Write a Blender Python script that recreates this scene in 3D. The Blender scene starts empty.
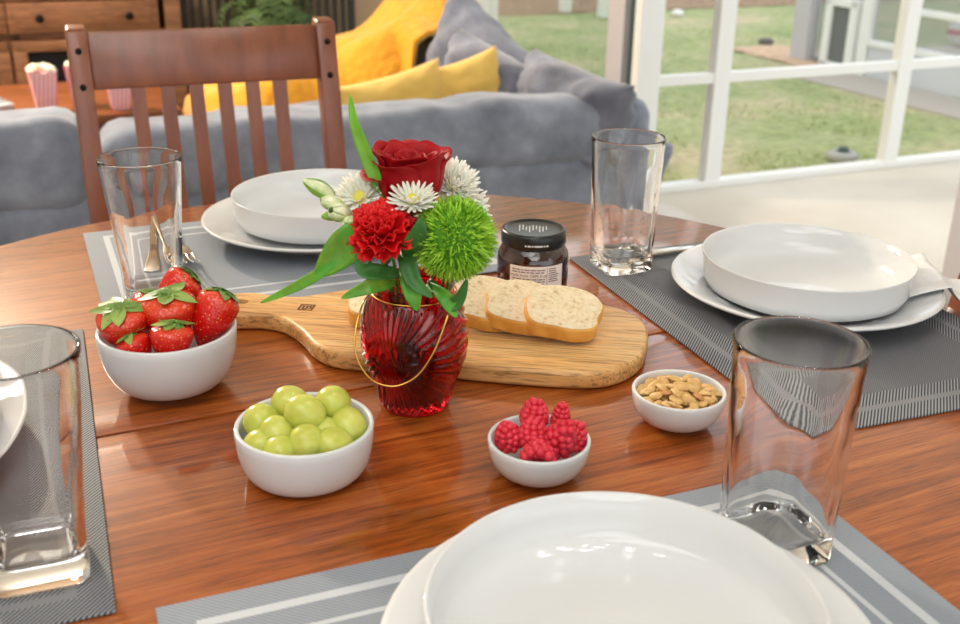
import bpy, bmesh, math, random
from mathutils import Vector, Matrix, Euler, noise
from math import sin, cos, pi, radians, tan, sqrt, atan2, exp

random.seed(7)
S = bpy.context.scene
COL = S.collection
TZ = 0.75                                   # table top height
TH = radians(23.7)                          # the house axes are turned against the camera
U2 = Vector((cos(TH), sin(TH))); W2 = Vector((-sin(TH), cos(TH)))
def hp(a, b, z=0.0):
    p = U2 * a + W2 * b
    return Vector((p.x, p.y, z))
HM = Matrix.Rotation(TH, 4, 'Z')

# ------------------------------------------------------------------ objects
def link(o):
    COL.objects.link(o); return o
def empty(name, loc=(0, 0, 0), rot=(0, 0, 0)):
    o = bpy.data.objects.new(name, None); link(o)
    o.location = loc; o.rotation_euler = rot; o.empty_display_size = .02
    return o
def tag(o, label, cat=None, group=None, kind=None):
    if label: o['label'] = label
    if cat: o['category'] = cat
    if group: o['group'] = group
    if kind: o['kind'] = kind
    return o
def thing(name, label, cat, loc=(0, 0, 0), rz=0.0, group=None, rot=None):
    return tag(empty(name, loc, rot if rot else (0, 0, rz)), label, cat, group)
def obj(name, bm, mat, parent=None, loc=(0, 0, 0), rot=(0, 0, 0), smooth=True, auto=None):
    me = bpy.data.meshes.new(name)
    bm.normal_update(); bm.to_mesh(me); bm.free()
    if smooth:
        for p in me.polygons: p.use_smooth = True
        if auto: me.set_sharp_from_angle(angle=radians(auto))
    mats = mat if isinstance(mat, (list, tuple)) else [mat]
    for m in mats: me.materials.append(m)
    o = bpy.data.objects.new(name, me); link(o)
    o.location = loc; o.rotation_euler = rot
    if parent: o.parent = parent
    return o
def kids(o): return [c for c in bpy.data.objects if c.parent == o]
def dup(root, loc, rot, label=None, group=None):
    r = root.copy(); link(r); r.location = loc; r.rotation_euler = rot
    if label: r['label'] = label
    if group: r['group'] = group
    for ch in kids(root):
        c = ch.copy(); link(c); c.parent = r
        for g in kids(ch):
            d = g.copy(); link(d); d.parent = c
    return r

# ------------------------------------------------------------------ shapes
def B(): return bmesh.new()
def box(bm, c, s, bev=0.0, seg=2, M=None):
    n = B()
    bmesh.ops.create_cube(n, size=1)
    bmesh.ops.scale(n, vec=s, verts=n.verts)
    if bev > 0:
        bmesh.ops.bevel(n, geom=n.edges[:], offset=bev, segments=seg, profile=.5, affect='EDGES')
    bmesh.ops.translate(n, vec=c, verts=n.verts)
    if M is not None: bmesh.ops.transform(n, matrix=M, verts=n.verts)
    merge(bm, n); return bm
def merge(bm, n, M=None):
    me = bpy.data.meshes.new('tmp'); n.to_mesh(me); n.free()
    if M is not None: me.transform(M)
    bm.from_mesh(me); bpy.data.meshes.remove(me)
def lathe(bm, prof, seg=64, closed=True, rf=None):
    """prof: (r,z) list; rf(theta,z,r)->r"""
    rings = []
    for r, z in prof:
        if r < 1e-6: rings.append([bm.verts.new((0, 0, z))])
        else:
            ring = []
            for k in range(seg):
                a = 2 * pi * k / seg
                rr = rf(a, z, r) if rf else r
                ring.append(bm.verts.new((rr * cos(a), rr * sin(a), z)))
            rings.append(ring)
    for A, C in zip(rings, rings[1:]):
        n = max(len(A), len(C))
        for k in range(n):
            q = [A[k % len(A)], A[(k + 1) % len(A)], C[(k + 1) % len(C)], C[k % len(C)]]
            q2 = []
            for v in q:
                if v not in q2: q2.append(v)
            if len(q2) >= 3: bm.faces.new(q2)
    bmesh.ops.recalc_face_normals(bm, faces=bm.faces)
    return bm
def grid(bm, f, nu, nv, closeu=False):
    vs = [[bm.verts.new(f(i / (nu if closeu else nu - 1), j / (nv - 1))) for j in range(nv)] for i in range(nu)]
    for i in range(nu if closeu else nu - 1):
        for j in range(nv - 1):
            k = (i + 1) % nu
            bm.faces.new((vs[i][j], vs[k][j], vs[k][j + 1], vs[i][j + 1]))
    return vs
def spline(pts, n=8, closed=False):
    P = [Vector(p) for p in pts]; out = []; N = len(P)
    rng = range(N) if closed else range(N - 1)
    for i in rng:
        g = (lambda k: P[k % N]) if closed else (lambda k: P[max(0, min(N - 1, k))])
        p0, p1, p2, p3 = g(i - 1), g(i), g(i + 1), g(i + 2)
        for k in range(n):
            t = k / n
            out.append(.5 * ((2 * p1) + (-p0 + p2) * t + (2 * p0 - 5 * p1 + 4 * p2 - p3) * t * t + (-p0 + 3 * p1 - 3 * p2 + p3) * t ** 3))
    if not closed: out.append(P[-1])
    return out
def tube(bm, pts, r, seg=10, closed=False, cap=True):
    P = [Vector(p) for p in pts]; N = len(P)
    rr = r if callable(r) else (lambda t: r)
    rings = []; prev = None
    for i, p in enumerate(P):
        t = (P[(i + 1) % N] - P[i - 1]) if closed else (P[min(N - 1, i + 1)] - P[max(0, i - 1)])
        t.normalize()
        if prev is None:
            a = Vector((0, 0, 1)) if abs(t.z) < .9 else Vector((1, 0, 0))
            n = t.cross(a).normalized()
        else:
            n = (prev - t * prev.dot(t)).normalized()
        prev = n; b = t.cross(n)
        R = rr(i / max(1, N - 1))
        rings.append([bm.verts.new(p + (n * cos(2 * pi * k / seg) + b * sin(2 * pi * k / seg)) * R) for k in range(seg)])
    for i in range(N if closed else N - 1):
        A, C = rings[i], rings[(i + 1) % N]
        for k in range(seg):
            bm.faces.new((A[k], A[(k + 1) % seg], C[(k + 1) % seg], C[k]))
    if not closed and cap:
        bm.faces.new(rings[0][::-1]); bm.faces.new(rings[-1])
    return bm
def ball(bm, c, r, sub=3, sc=(1, 1, 1), M=None):
    n = B(); bmesh.ops.create_icosphere(n, subdivisions=sub, radius=r)
    bmesh.ops.scale(n, vec=sc, verts=n.verts)
    if M is not None: bmesh.ops.transform(n, matrix=M, verts=n.verts)
    bmesh.ops.translate(n, vec=c, verts=n.verts)
    merge(bm, n); return bm
def prism(bm, pts, z0, z1, edge=0.0, holes=(), seg=4):
    """outline (ccw) extruded between z0 and z1 with rounded rims; holes straight"""
    N = len(pts)
    def inset(d):
        out = []
        for i in range(N):
            a, b, c = Vector(pts[i - 1][:2]), Vector(pts[i][:2]), Vector(pts[(i + 1) % N][:2])
            t = (c - a).normalized(); out.append(b + Vector((-t.y, t.x)) * d)
        return out
    levels = []
    if edge > 0:
        for k in range(seg + 1):
            a = (pi / 2) * k / seg
            levels.append((edge * (1 - sin(a)), z0 + edge * (1 - cos(a))))
        for k in range(seg + 1):
            a = (pi / 2) * k / seg
            levels.append((edge * (1 - cos(a)), z1 - edge * (1 - sin(a))))
    else: levels = [(0, z0), (0, z1)]
    rings = [[bm.verts.new((p.x, p.y, z)) for p in inset(d)] for d, z in levels]
    for A, C in zip(rings, rings[1:]):
        for i in range(N): bm.faces.new((A[i], A[(i + 1) % N], C[(i + 1) % N], C[i]))
    hr = []
    for h in holes:
        lo = [bm.verts.new((x, y, z0)) for x, y in h]; hi = [bm.verts.new((x, y, z1)) for x, y in h]
        for i in range(len(h)):
            j = (i + 1) % len(h); bm.faces.new((lo[j], lo[i], hi[i], hi[j]))
        hr.append((lo, hi))
    for idx, ring in ((0, rings[0]), (1, rings[-1])):
        if not holes:
            bm.faces.new(ring if idx else ring[::-1]); continue
        es = []
        for lp in [ring] + [h[idx] for h in hr]:
            for i in range(len(lp)):
                e = bm.edges.get((lp[i], lp[(i + 1) % len(lp)]))
                es.append(e)
        bmesh.ops.triangle_fill(bm, use_beauty=True, use_dissolve=False, edges=es)
    bmesh.ops.recalc_face_normals(bm, faces=bm.faces)
    return bm
def rbox(bm, c, half, r, n=(16, 16, 16), nz=0.0, nscale=6.0, seed=0.0, M=None, warp=None):
    """soft rounded box with cloth-like noise"""
    hx, hy, hz = half; t = B()
    def face(ax, sg):
        o = [i for i in range(3) if i != ax]
        nu, nv = n[o[0]], n[o[1]]
        def f(u, v):
            p = [0, 0, 0]; p[ax] = sg
            p[o[0]] = sin((u * 2 - 1) * pi / 2) if False else u * 2 - 1
            p[o[1]] = v * 2 - 1
            p = Vector((p[0] * hx, p[1] * hy, p[2] * hz))
            q = Vector((max(-hx + r, min(hx - r, p.x)), max(-hy + r, min(hy - r, p.y)), max(-hz + r, min(hz - r, p.z))))
            d = p - q
            if d.length > 1e-9: p = q + d.normalized() * r
            return p
        grid(t, f, nu, nv)
    for ax in range(3):
        for sg in (-1, 1): face(ax, sg)
    bmesh.ops.remove_doubles(t, verts=t.verts, dist=min(half) * 1e-3)
    bmesh.ops.recalc_face_normals(t, faces=t.faces)
    t.normal_update()
    if nz:
        mv = [(v, v.normal.copy()) for v in t.verts]
        for v, nn in mv:
            s = Vector((v.co.x * nscale + seed, v.co.y * nscale, v.co.z * nscale))
            v.co += nn * (noise.noise(s) * nz + noise.noise(s * 2.7) * nz * .4)
    if warp:
        for v in t.verts: v.co = Vector(warp(v.co))
    bmesh.ops.translate(t, vec=c, verts=t.verts)
    merge(bm, t, M); return bm
def pillow(bm, w, h, t, n=26, nz=.01, seed=0.0, pinch=.16):
    """cushion standing in the XZ plane, thickness along Y, base at z=0"""
    vs = {}
    for sg in (-1, 1):
        for i in range(n + 1):
            for j in range(n + 1):
                u, v = i / n * 2 - 1, j / n * 2 - 1
                edge = i in (0, n) or j in (0, n)
                key = (i, j) if edge else (i, j, sg)
                if key in vs: continue
                x = w / 2 * u * (1 - pinch * (1 - v * v) * abs(u) ** 2 * .6)
                z = h / 2 * v * (1 - pinch * (1 - u * u) * abs(v) ** 2 * .6)
                th = t / 2 * ((1 - abs(u) ** 2.6) * (1 - abs(v) ** 2.6)) ** .55
                nn = noise.noise(Vector((u * 2.2 + seed, v * 2.2, sg * 3.0))) * nz
                nn += noise.noise(Vector((u * 6 + seed, v * 6, sg * 3.0 + 5))) * nz * .35
                y = sg * th + nn * (0 if edge else 1)
                vs[key] = bm.verts.new((x, y, z + h / 2))
    for sg in (-1, 1):
        for i in range(n):
            for j in range(n):
                q = []
                for a, b in ((i, j), (i + 1, j), (i + 1, j + 1), (i, j + 1)):
                    e = a in (0, n) or b in (0, n)
                    q.append(vs[(a, b)] if e else vs[(a, b, sg)])
                bm.faces.new(q if sg < 0 else q[::-1])
    return bm

# ------------------------------------------------------------------ materials
def newmat(name):
    m = bpy.data.materials.new(name); m.use_nodes = True
    nt = m.node_tree; b = nt.nodes['Principled BSDF']
    return m, nt, b
def setp(b, **k):
    names = dict(rough='Roughness', metal='Metallic', spec='Specular IOR Level', ior='IOR', trans='Transmission Weight',
                 coat='Coat Weight', coatr='Coat Roughness', sheen='Sheen Weight', sheenr='Sheen Roughness',
                 sss='Subsurface Weight', sssc='Subsurface Scale', alpha='Alpha')
    for q, v in k.items(): b.inputs[names[q]].default_value = v
def L(c):                       # sRGB 0-255 -> linear
    f = lambda x: (x / 255 / 12.92) if x / 255 <= .04045 else ((x / 255 + .055) / 1.055) ** 2.4
    return (f(c[0]), f(c[1]), f(c[2]), 1)
def plain(name, c, **k):
    m, nt, b = newmat(name); b.inputs['Base Color'].default_value = L(c); setp(b, **k); return m
def N(nt, t, **k):
    n = nt.nodes.new(t)
    for a, v in k.items(): setattr(n, a, v)
    return n
def ramp(nt, stops):
    r = N(nt, 'ShaderNodeValToRGB'); e = r.color_ramp.elements
    while len(e) < len(stops): e.new(.5)
    for k, (p, c) in enumerate(stops):
        e[k].position = p; e[k].color = L(c) if len(c) == 3 else c
    return r
def coords(nt, scale=(1, 1, 1), rot=(0, 0, 0), kind='Object'):
    t = N(nt, 'ShaderNodeTexCoord'); mp = N(nt, 'ShaderNodeMapping')
    mp.inputs['Scale'].default_value = scale; mp.inputs['Rotation'].default_value = rot
    nt.links.new(t.outputs[kind], mp.inputs['Vector']); return mp.outputs['Vector']
def noisetex(nt, vec, scale, detail=4, rough=.55, dist=0.0):
    n = N(nt, 'ShaderNodeTexNoise'); n.inputs['Scale'].default_value = scale; n.inputs['Detail'].default_value = detail
    n.inputs['Roughness'].default_value = rough; n.inputs['Distortion'].default_value = dist
    nt.links.new(vec, n.inputs['Vector']); return n.outputs['Fac']
def bump(nt, b, h, strength=.3, dist=.002, inp='Normal'):
    n = N(nt, 'ShaderNodeBump'); n.inputs['Strength'].default_value = strength; n.inputs['Distance'].default_value = dist
    nt.links.new(h, n.inputs['Height']); nt.links.new(n.outputs['Normal'], b.inputs[inp])
def mixc(nt, fac, a, b, mode='MIX'):
    m = N(nt, 'ShaderNodeMix', data_type='RGBA', blend_type=mode)
    for s, v in ((0, fac), (6, a), (7, b)):
        if isinstance(v, (int, float)): m.inputs[s].default_value = v
        elif isinstance(v, tuple): m.inputs[s].default_value = v
        else: nt.links.new(v, m.inputs[s])
    return m.outputs[2]
def math_(nt, op, a, b=None, c=None):
    m = N(nt, 'ShaderNodeMath', operation=op)
    for s, v in enumerate((a, b, c)):
        if v is None: continue
        if isinstance(v, (int, float)): m.inputs[s].default_value = v
        else: nt.links.new(v, m.inputs[s])
    return m.outputs[0]
def mottled(name, stops, scale, bumpv=0.0, bscale=None, bdist=.002, vscale=(1, 1, 1), detail=5, dist=0.0, **k):
    m, nt, b = newmat(name); v = coords(nt, vscale); f = noisetex(nt, v, scale, detail, .6, dist)
    r = ramp(nt, stops); nt.links.new(f, r.inputs['Fac']); nt.links.new(r.outputs['Color'], b.inputs['Base Color'])
    setp(b, **k)
    if bumpv: bump(nt, b, noisetex(nt, v, bscale or scale * 4, 4), bumpv, bdist)
    return m
def wood(name, dark, mid, light, stretch=(1.2, 22, 22), scale=3.0, fine=60, bumpv=.15, **k):
    m, nt, b = newmat(name)
    v = coords(nt, stretch)
    f1 = noisetex(nt, v, scale, 6, .62, .6)
    r = ramp(nt, [(.28, dark), (.5, mid), (.74, light)])
    nt.links.new(f1, r.inputs['Fac'])
    v2 = coords(nt, (stretch[0] * 2.5, stretch[1] * 6, stretch[2] * 6))
    f2 = noisetex(nt, v2, scale * 1.6, 3, .6)
    r2 = ramp(nt, [(.36, (90, 90, 90)), (.5, (255, 255, 255))]); nt.links.new(f2, r2.inputs['Fac'])
    c = mixc(nt, .62, r.outputs['Color'], r2.outputs['Color'], 'MULTIPLY')
    nt.links.new(c, b.inputs['Base Color'])
    if bumpv: bump(nt, b, f2, bumpv, .0006)
    setp(b, **k); return m

M = {}
M['table'] = wood('table_wood', (108, 48, 12), (160, 80, 26), (190, 110, 48), (3.2, 56, 56), 2.2, rough=.40, spec=.1, coat=1.0, coatr=.10, bumpv=.10)
M['table'].node_tree.nodes['Principled BSDF'].inputs['Coat IOR'].default_value = 1.5
M['chair'] = mottled('chair_wood', [(.25, (108, 52, 26)), (.5, (130, 68, 38)), (.8, (150, 86, 54))], 4, .04, 30, .001, (8, 8, 1.5), rough=.34, coat=.6, coatr=.24)
M['console'] = wood('console_wood', (104, 62, 36), (140, 92, 58), (166, 116, 78), (1.2, 12, 12), 3, rough=.5, bumpv=.2)
M['coffee'] = wood('coffee_table_wood', (92, 44, 16), (130, 68, 28), (156, 90, 42), (1.2, 12, 12), 3, rough=.35, bumpv=.1)
M['board'] = wood('acacia_board', (184, 124, 66), (226, 175, 110), (238, 200, 140), (2.2, 26, 14), 2.4, rough=.42, bumpv=.12)
M['china'] = plain('white_china', (220, 222, 224), rough=.012, spec=.5)
M['clear'] = plain('clear_glass', (255, 255, 255), rough=0.0, trans=1.0, ior=1.46)
M['steel'] = plain('polished_steel', (215, 212, 205), rough=.16, metal=1.0)
M['dark_metal'] = plain('dark_bolt_metal', (34, 28, 26), rough=.35, metal=.8)
M['gold'] = plain('gold_wire', (226, 178, 96), rough=.22, metal=1.0)
M['red_glass'] = plain('red_glass', (206, 22, 40), rough=.03, trans=1.0, ior=1.48)
M['jam'] = plain('dark_jam', (62, 8, 18), rough=.12, coat=.6, coatr=.03)
M['lid'] = plain('black_lid', (22, 26, 28), rough=.28)
M['paper'] = plain('label_paper', (238, 230, 228), rough=.7)
M['ink'] = plain('label_ink', (92, 74, 74), rough=.8)
M['lid_white'] = plain('lid_white', (205, 210, 212), rough=.6)
M['burn'] = plain('burnt_mark', (96, 52, 26), rough=.8)
M['white_paint'] = plain('white_paint', (236, 236, 232), rough=.4)
M['grey_frame'] = plain('grey_frame', (196, 192, 196), rough=.45)
M['gasket'] = plain('dark_gasket', (70, 88, 86), rough=.5)
M['cloth'] = mottled('white_napkin', [(.3, (222, 222, 224)), (.7, (240, 240, 240))], 60, .25, 500, .0006, rough=.85)
M['sofa'] = mottled('grey_velvet', [(.25, (96, 104, 120)), (.5, (130, 139, 157)), (.75, (162, 171, 190))], 7, .25, 90, .003, rough=.85, sheen=.35, sheenr=.4)
M['sofa_dark'] = mottled('grey_cushion', [(.25, (86, 90, 104)), (.5, (114, 119, 136)), (.75, (148, 155, 174))], 6, .25, 90, .003, rough=.85, sheen=.35, sheenr=.4)
M['yellow'] = mottled('yellow_cushion', [(.3, (222, 180, 84)), (.7, (236, 200, 110))], 8, .2, 160, .002, rough=.9, sheen=.2)
M['lawn'] = None
M['popcorn'] = mottled('popcorn', [(.3, (238, 226, 180)), (.6, (250, 246, 226))], 40, rough=.9)
M['concrete'] = mottled('patio_concrete', [(.3, (194, 185, 170)), (.7, (214, 207, 194))], 1.2, .1, 60, .003, rough=.8)
M['siding'] = plain('porch_panel', (206, 208, 210), rough=.5)
M['bark'] = mottled('mulch', [(.3, (104, 84, 66)), (.5, (150, 124, 98)), (.7, (186, 158, 128))], 26, .5, 60, .02, rough=.95)
M['wall'] = plain('beige_wall', (186, 160, 130), rough=.8)
M['wall_white'] = plain('white_wall', (232, 230, 224), rough=.8)
M['ceiling'] = plain('white_ceiling', (240, 240, 238), rough=.9)
M['floor'] = mottled('floor_tile', [(.3, (186, 176, 160)), (.7, (206, 198, 184))], 3, rough=.4)
M['black'] = plain('black_metal', (40, 34, 30), rough=.5)
M['fern'] = mottled('fern_green', [(.3, (44, 66, 30)), (.7, (92, 122, 62))], 12, rough=.6)
M['pot'] = plain('dark_pot', (70, 58, 50), rough=.6)
M['shade'] = plain('dark_interior', (36, 28, 24), rough=.8)

def weave(name, lo, hi, band, second=False):
    """woven vinyl mat: concentric borders measured from the mat's own edge, 0.45 x 0.30 m"""
    m, nt, b = newmat(name)
    t = N(nt, 'ShaderNodeTexCoord'); s = N(nt, 'ShaderNodeSeparateXYZ'); nt.links.new(t.outputs['Object'], s.inputs[0])
    x, y = s.outputs[0], s.outputs[1]
    dx = math_(nt, 'SUBTRACT', .225, math_(nt, 'ABSOLUTE', x)); dy = math_(nt, 'SUBTRACT', .15, math_(nt, 'ABSOLUTE', y))
    d = math_(nt, 'MINIMUM', dx, dy)
    # coarse twill
    k = 2 * pi / .0034
    tw = math_(nt, 'SINE', math_(nt, 'MULTIPLY', math_(nt, 'ADD', math_(nt, 'MULTIPLY', x, .9), y), k))
    tw = math_(nt, 'MULTIPLY_ADD', math_(nt, 'MULTIPLY', tw, 1.6), .5, .5)
    tw = math_(nt, 'MINIMUM', math_(nt, 'MAXIMUM', tw, 0.0), 1.0)
    # fine basket weave
    k2 = 2 * pi / .0022
    fx = math_(nt, 'SINE', math_(nt, 'MULTIPLY', x, k2)); fy = math_(nt, 'SINE', math_(nt, 'MULTIPLY', y, k2))
    fw = math_(nt, 'MULTIPLY_ADD', math_(nt, 'MULTIPLY', fx, fy), .5, .5)
    rng = lambda a, c: math_(nt, 'MULTIPLY', math_(nt, 'GREATER_THAN', d, a), math_(nt, 'LESS_THAN', d, c))
    coarse = math_(nt, 'MAXIMUM', math_(nt, 'LESS_THAN', d, .021), rng(.028, .047))
    light = math_(nt, 'MAXIMUM', rng(.021, .028), rng(.047, .051)) if second else rng(.021, .028)
    inner = mixc(nt, fw, L(lo[1]), L(hi[1]))
    col = mixc(nt, coarse, inner, mixc(nt, tw, L(lo[0]), L(hi[0])))
    col = mixc(nt, light, col, L(band))
    nt.links.new(col, b.inputs['Base Color'])
    setp(b, rough=.6, spec=.3)
    bump(nt, b, fw, .25, .0004)
    return m
M['mat_dark'] = weave('woven_mat_dark', ((44, 46, 52), (74, 76, 82)), ((150, 154, 160), (126, 128, 134)), (128, 130, 134))
M['mat_lit'] = weave('woven_mat_lit', ((126, 134, 145), (128, 136, 147)), ((152, 160, 171), (154, 162, 173)), (196, 201, 208), True)  # same weave; sheen of the lit mats painted into a paler colour

def leafmat(name, c1, c2, **k):
    return mottled(name, [(.3, c1), (.7, c2)], 30, .15, 120, .001, rough=.45, **k)
M['leaf'] = leafmat('leaf_green', (54, 130, 28), (100, 184, 56), sss=.1, sssc=.01)
M['leaf_dark'] = leafmat('leaf_dark_green', (36, 88, 32), (72, 134, 56))
M['stem'] = leafmat('stem_green', (60, 110, 40), (100, 150, 64))
M['rose'] = mottled('rose_red', [(.3, (142, 0, 12)), (.7, (180, 4, 22))], 20, rough=.55, spec=.3)
M['carnation'] = mottled('carnation_red', [(.3, (208, 2, 10)), (.7, (234, 14, 22))], 30, rough=.6)
M['puff'] = mottled('dianthus_green', [(.3, (138, 198, 34)), (.7, (188, 232, 76))], 60, rough=.6)
M['puff_core'] = plain('dianthus_core', (80, 140, 20), rough=.8)
M['daisy'] = mottled('white_petals', [(.3, (240, 238, 222)), (.7, (252, 250, 240))], 30, rough=.6, sss=.15, sssc=.005)
M['daisy_eye'] = mottled('daisy_eye', [(.3, (196, 196, 60)), (.7, (238, 226, 110))], 80, rough=.8)
M['bud'] = mottled('bud_cream', [(.35, (150, 190, 70)), (.55, (232, 236, 200)), (.7, (246, 244, 224))], 45, rough=.55)
M['bud_green'] = leafmat('bud_green', (110, 160, 50), (160, 200, 90))
M['grape'] = mottled('grape_skin', [(.3, (184, 190, 72)), (.7, (210, 212, 110))], 50, rough=.26, sss=.35, sssc=.01)
M['rasp'] = mottled('raspberry_skin', [(.3, (208, 28, 50)), (.7, (234, 62, 84))], 80, rough=.42, sss=.2, sssc=.004)
M['nut'] = mottled('roasted_peanut', [(.3, (206, 160, 92)), (.7, (232, 196, 132))], 120, .2, 300, .0005, rough=.5)
M['nut_brown'] = mottled('dark_roasted_peanut', [(.3, (186, 122, 66)), (.7, (206, 148, 92))], 120, .2, 300, .0005, rough=.5)
M['calyx'] = leafmat('strawberry_leaf', (62, 116, 36), (166, 190, 100))
M['crust'] = mottled('bread_crust', [(.3, (212, 142, 52)), (.6, (234, 176, 86)), (.8, (242, 200, 124))], 40, .3, 160, .001, rough=.65)
def crumb():
    m, nt, b = newmat('bread_crumb'); v = coords(nt)
    f = noisetex(nt, v, 190, 5, .65); r = ramp(nt, [(.30, (196, 166, 118)), (.44, (230, 210, 172)), (.7, (242, 230, 204))])
    nt.links.new(f, r.inputs['Fac']); nt.links.new(r.outputs['Color'], b.inputs['Base Color'])
    setp(b, rough=.9); bump(nt, b, f, .6, .0015); return m
M['crumb'] = crumb()
def strawberry():
    m, nt, b = newmat('strawberry_skin'); v = coords(nt)
    vo = N(nt, 'ShaderNodeTexVoronoi'); vo.inputs['Scale'].default_value = 330; vo.inputs['Randomness'].default_value = .55
    nt.links.new(v, vo.inputs['Vector'])
    seed = ramp(nt, [(.12, (1, 1, 1, 1)), (.19, (0, 0, 0, 1))]); nt.links.new(vo.outputs['Distance'], seed.inputs['Fac'])
    s = N(nt, 'ShaderNodeSeparateXYZ'); nt.links.new(v, s.inputs[0])
    base = ramp(nt, [(.0, (198, 12, 14)), (.55, (214, 26, 20)), (1, (226, 84, 44))])
    nt.links.new(math_(nt, 'MULTIPLY_ADD', s.outputs[2], 22.0, .45), base.inputs['Fac'])
    c = mixc(nt, seed.outputs['Color'], base.outputs['Color'], L((238, 176, 80)))
    nt.links.new(c, b.inputs['Base Color']); setp(b, rough=.24, sss=.1, sssc=.004, spec=.6)
    bump(nt, b, vo.outputs['Distance'], .5, .0012); return m
M['strawberry'] = strawberry()
def knit():
    m, nt, b = newmat('mustard_knit'); v = coords(nt, (1, 1, 1))
    w = N(nt, 'ShaderNodeTexVoronoi'); w.inputs['Scale'].default_value = 30; nt.links.new(v, w.inputs['Vector'])
    r = ramp(nt, [(0, (232, 166, 36)), (.6, (224, 154, 28))]); nt.links.new(w.outputs['Distance'], r.inputs['Fac'])
    nt.links.new(r.outputs['Color'], b.inputs['Base Color']); setp(b, rough=.95, sheen=.3)
    n = N(nt, 'ShaderNodeBump'); n.invert = True; n.inputs['Strength'].default_value = .35; n.inputs['Distance'].default_value = .012
    nt.links.new(w.outputs['Distance'], n.inputs['Height']); nt.links.new(n.outputs['Normal'], b.inputs['Normal']); return m
M['knit'] = knit()
def stripes():
    m, nt, b = newmat('pink_stripes'); v = coords(nt); s = N(nt, 'ShaderNodeSeparateXYZ'); nt.links.new(v, s.inputs[0])
    q = math_(nt, 'SINE', math_(nt, 'MULTIPLY', math_(nt, 'ADD', s.outputs[0], s.outputs[1]), 2 * pi / .013))
    c = mixc(nt, math_(nt, 'GREATER_THAN', q, 0.0), L((232, 140, 148)), L((244, 206, 204)))
    nt.links.new(c, b.inputs['Base Color']); setp(b, rough=.6); return m
M['stripe'] = stripes()
def lawn():
    m, nt, b = newmat('lawn'); v = coords(nt)
    f1 = noisetex(nt, v, 1.1, 6, .65); f2 = noisetex(nt, v, 14, 5, .7)
    r1 = ramp(nt, [(.3, (146, 164, 106)), (.5, (178, 184, 134)), (.66, (208, 194, 158))]); nt.links.new(f1, r1.inputs['Fac'])
    r2 = ramp(nt, [(.3, (176, 176, 176)), (.65, (255, 255, 255))]); nt.links.new(f2, r2.inputs['Fac'])
    c = mixc(nt, .75, r1.outputs['Color'], r2.outputs['Color'], 'MULTIPLY')
    nt.links.new(c, b.inputs['Base Color']); setp(b, rough=.9, spec=.2); bump(nt, b, f2, .6, .03); return m
M['lawn'] = lawn()
def pane(name, tint, refl):
    m, nt, b = newmat(name); nt.nodes.remove(b)
    out = [n for n in nt.nodes if n.type == 'OUTPUT_MATERIAL'][0]
    tr = N(nt, 'ShaderNodeBsdfTransparent'); tr.inputs[0].default_value = tint
    gl = N(nt, 'ShaderNodeBsdfGlossy'); gl.inputs['Roughness'].default_value = .02
    mx = N(nt, 'ShaderNodeMixShader'); mx.inputs[0].default_value = refl
    nt.links.new(tr.outputs[0], mx.inputs[1]); nt.links.new(gl.outputs[0], mx.inputs[2]); nt.links.new(mx.outputs[0], out.inputs[0]); return m
M['pane'] = pane('window_glass', (.95, .97, .95, 1), .08)
def screenmat():
    m, nt, b = newmat('insect_screen'); nt.nodes.remove(b)
    out = [n for n in nt.nodes if n.type == 'OUTPUT_MATERIAL'][0]
    tr = N(nt, 'ShaderNodeBsdfTransparent'); df = N(nt, 'ShaderNodeBsdfDiffuse'); df.inputs[0].default_value = L((150, 154, 156))
    mx = N(nt, 'ShaderNodeMixShader'); mx.inputs[0].default_value = .38
    nt.links.new(tr.outputs[0], mx.inputs[1]); nt.links.new(df.outputs[0], mx.inputs[2]); nt.links.new(mx.outputs[0], out.inputs[0]); return m
M['screen'] = screenmat()
def emit(name, c, s):
    m, nt, b = newmat(name); b.inputs['Emission Color'].default_value = L(c); b.inputs['Emission Strength'].default_value = s
    b.inputs['Base Color'].default_value = L(c); return m

# ================================================================== TABLE
TC = Vector((-.0738, .8326)); TA = radians(25.4)
table = thing('dining_table', 'round warm brown wooden dining table with a seam across its middle', 'table', (TC.x, TC.y, 0), TA)
R = .598
for sg in (1, -1):
    pts = [(R * cos(pi * k / 72), sg * R * sin(pi * k / 72)) for k in range(73)]
    pts = [(x, y + sg * .0013) for x, y in pts]
    if sg < 0: pts = pts[::-1]
    bm = prism(B(), pts, TZ - .032, TZ, .0)
    bmesh.ops.bevel(bm, geom=[e for e in bm.edges if abs(e.verts[0].co.z - TZ) < 1e-5 and abs(e.verts[1].co.z - TZ) < 1e-5],
                    offset=.0012 if False else .003, segments=2, profile=.5, affect='EDGES')
    obj('tabletop_leaf', bm, M['table'], table, auto=40)
bm = lathe(B(), [(.46, TZ - .10), (.46, TZ - .033), (.485, TZ - .033), (.485, TZ - .10), (.46, TZ - .10)], 96); obj('apron', bm, M['table'], table, auto=40)
bm = lathe(B(), [(0, .10), (.07, .10), (.085, .16), (.06, .26), (.055, .38), (.075, .5), (.06, .58), (.10, .64), (.30, .649), (.30, .716), (0, .716)], 40)
obj('pedestal', bm, M['table'], table, auto=50)
for k in range(4):
    a = pi / 4 + k * pi / 2
    bm = B(); tube(bm, [(.05 * cos(a), .05 * sin(a), .16), (.2 * cos(a), .2 * sin(a), .12), (.36 * cos(a), .36 * sin(a), .035)], lambda t: .042 - .012 * t, 10)
    obj('foot', bm, M['table'], table)

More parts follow.
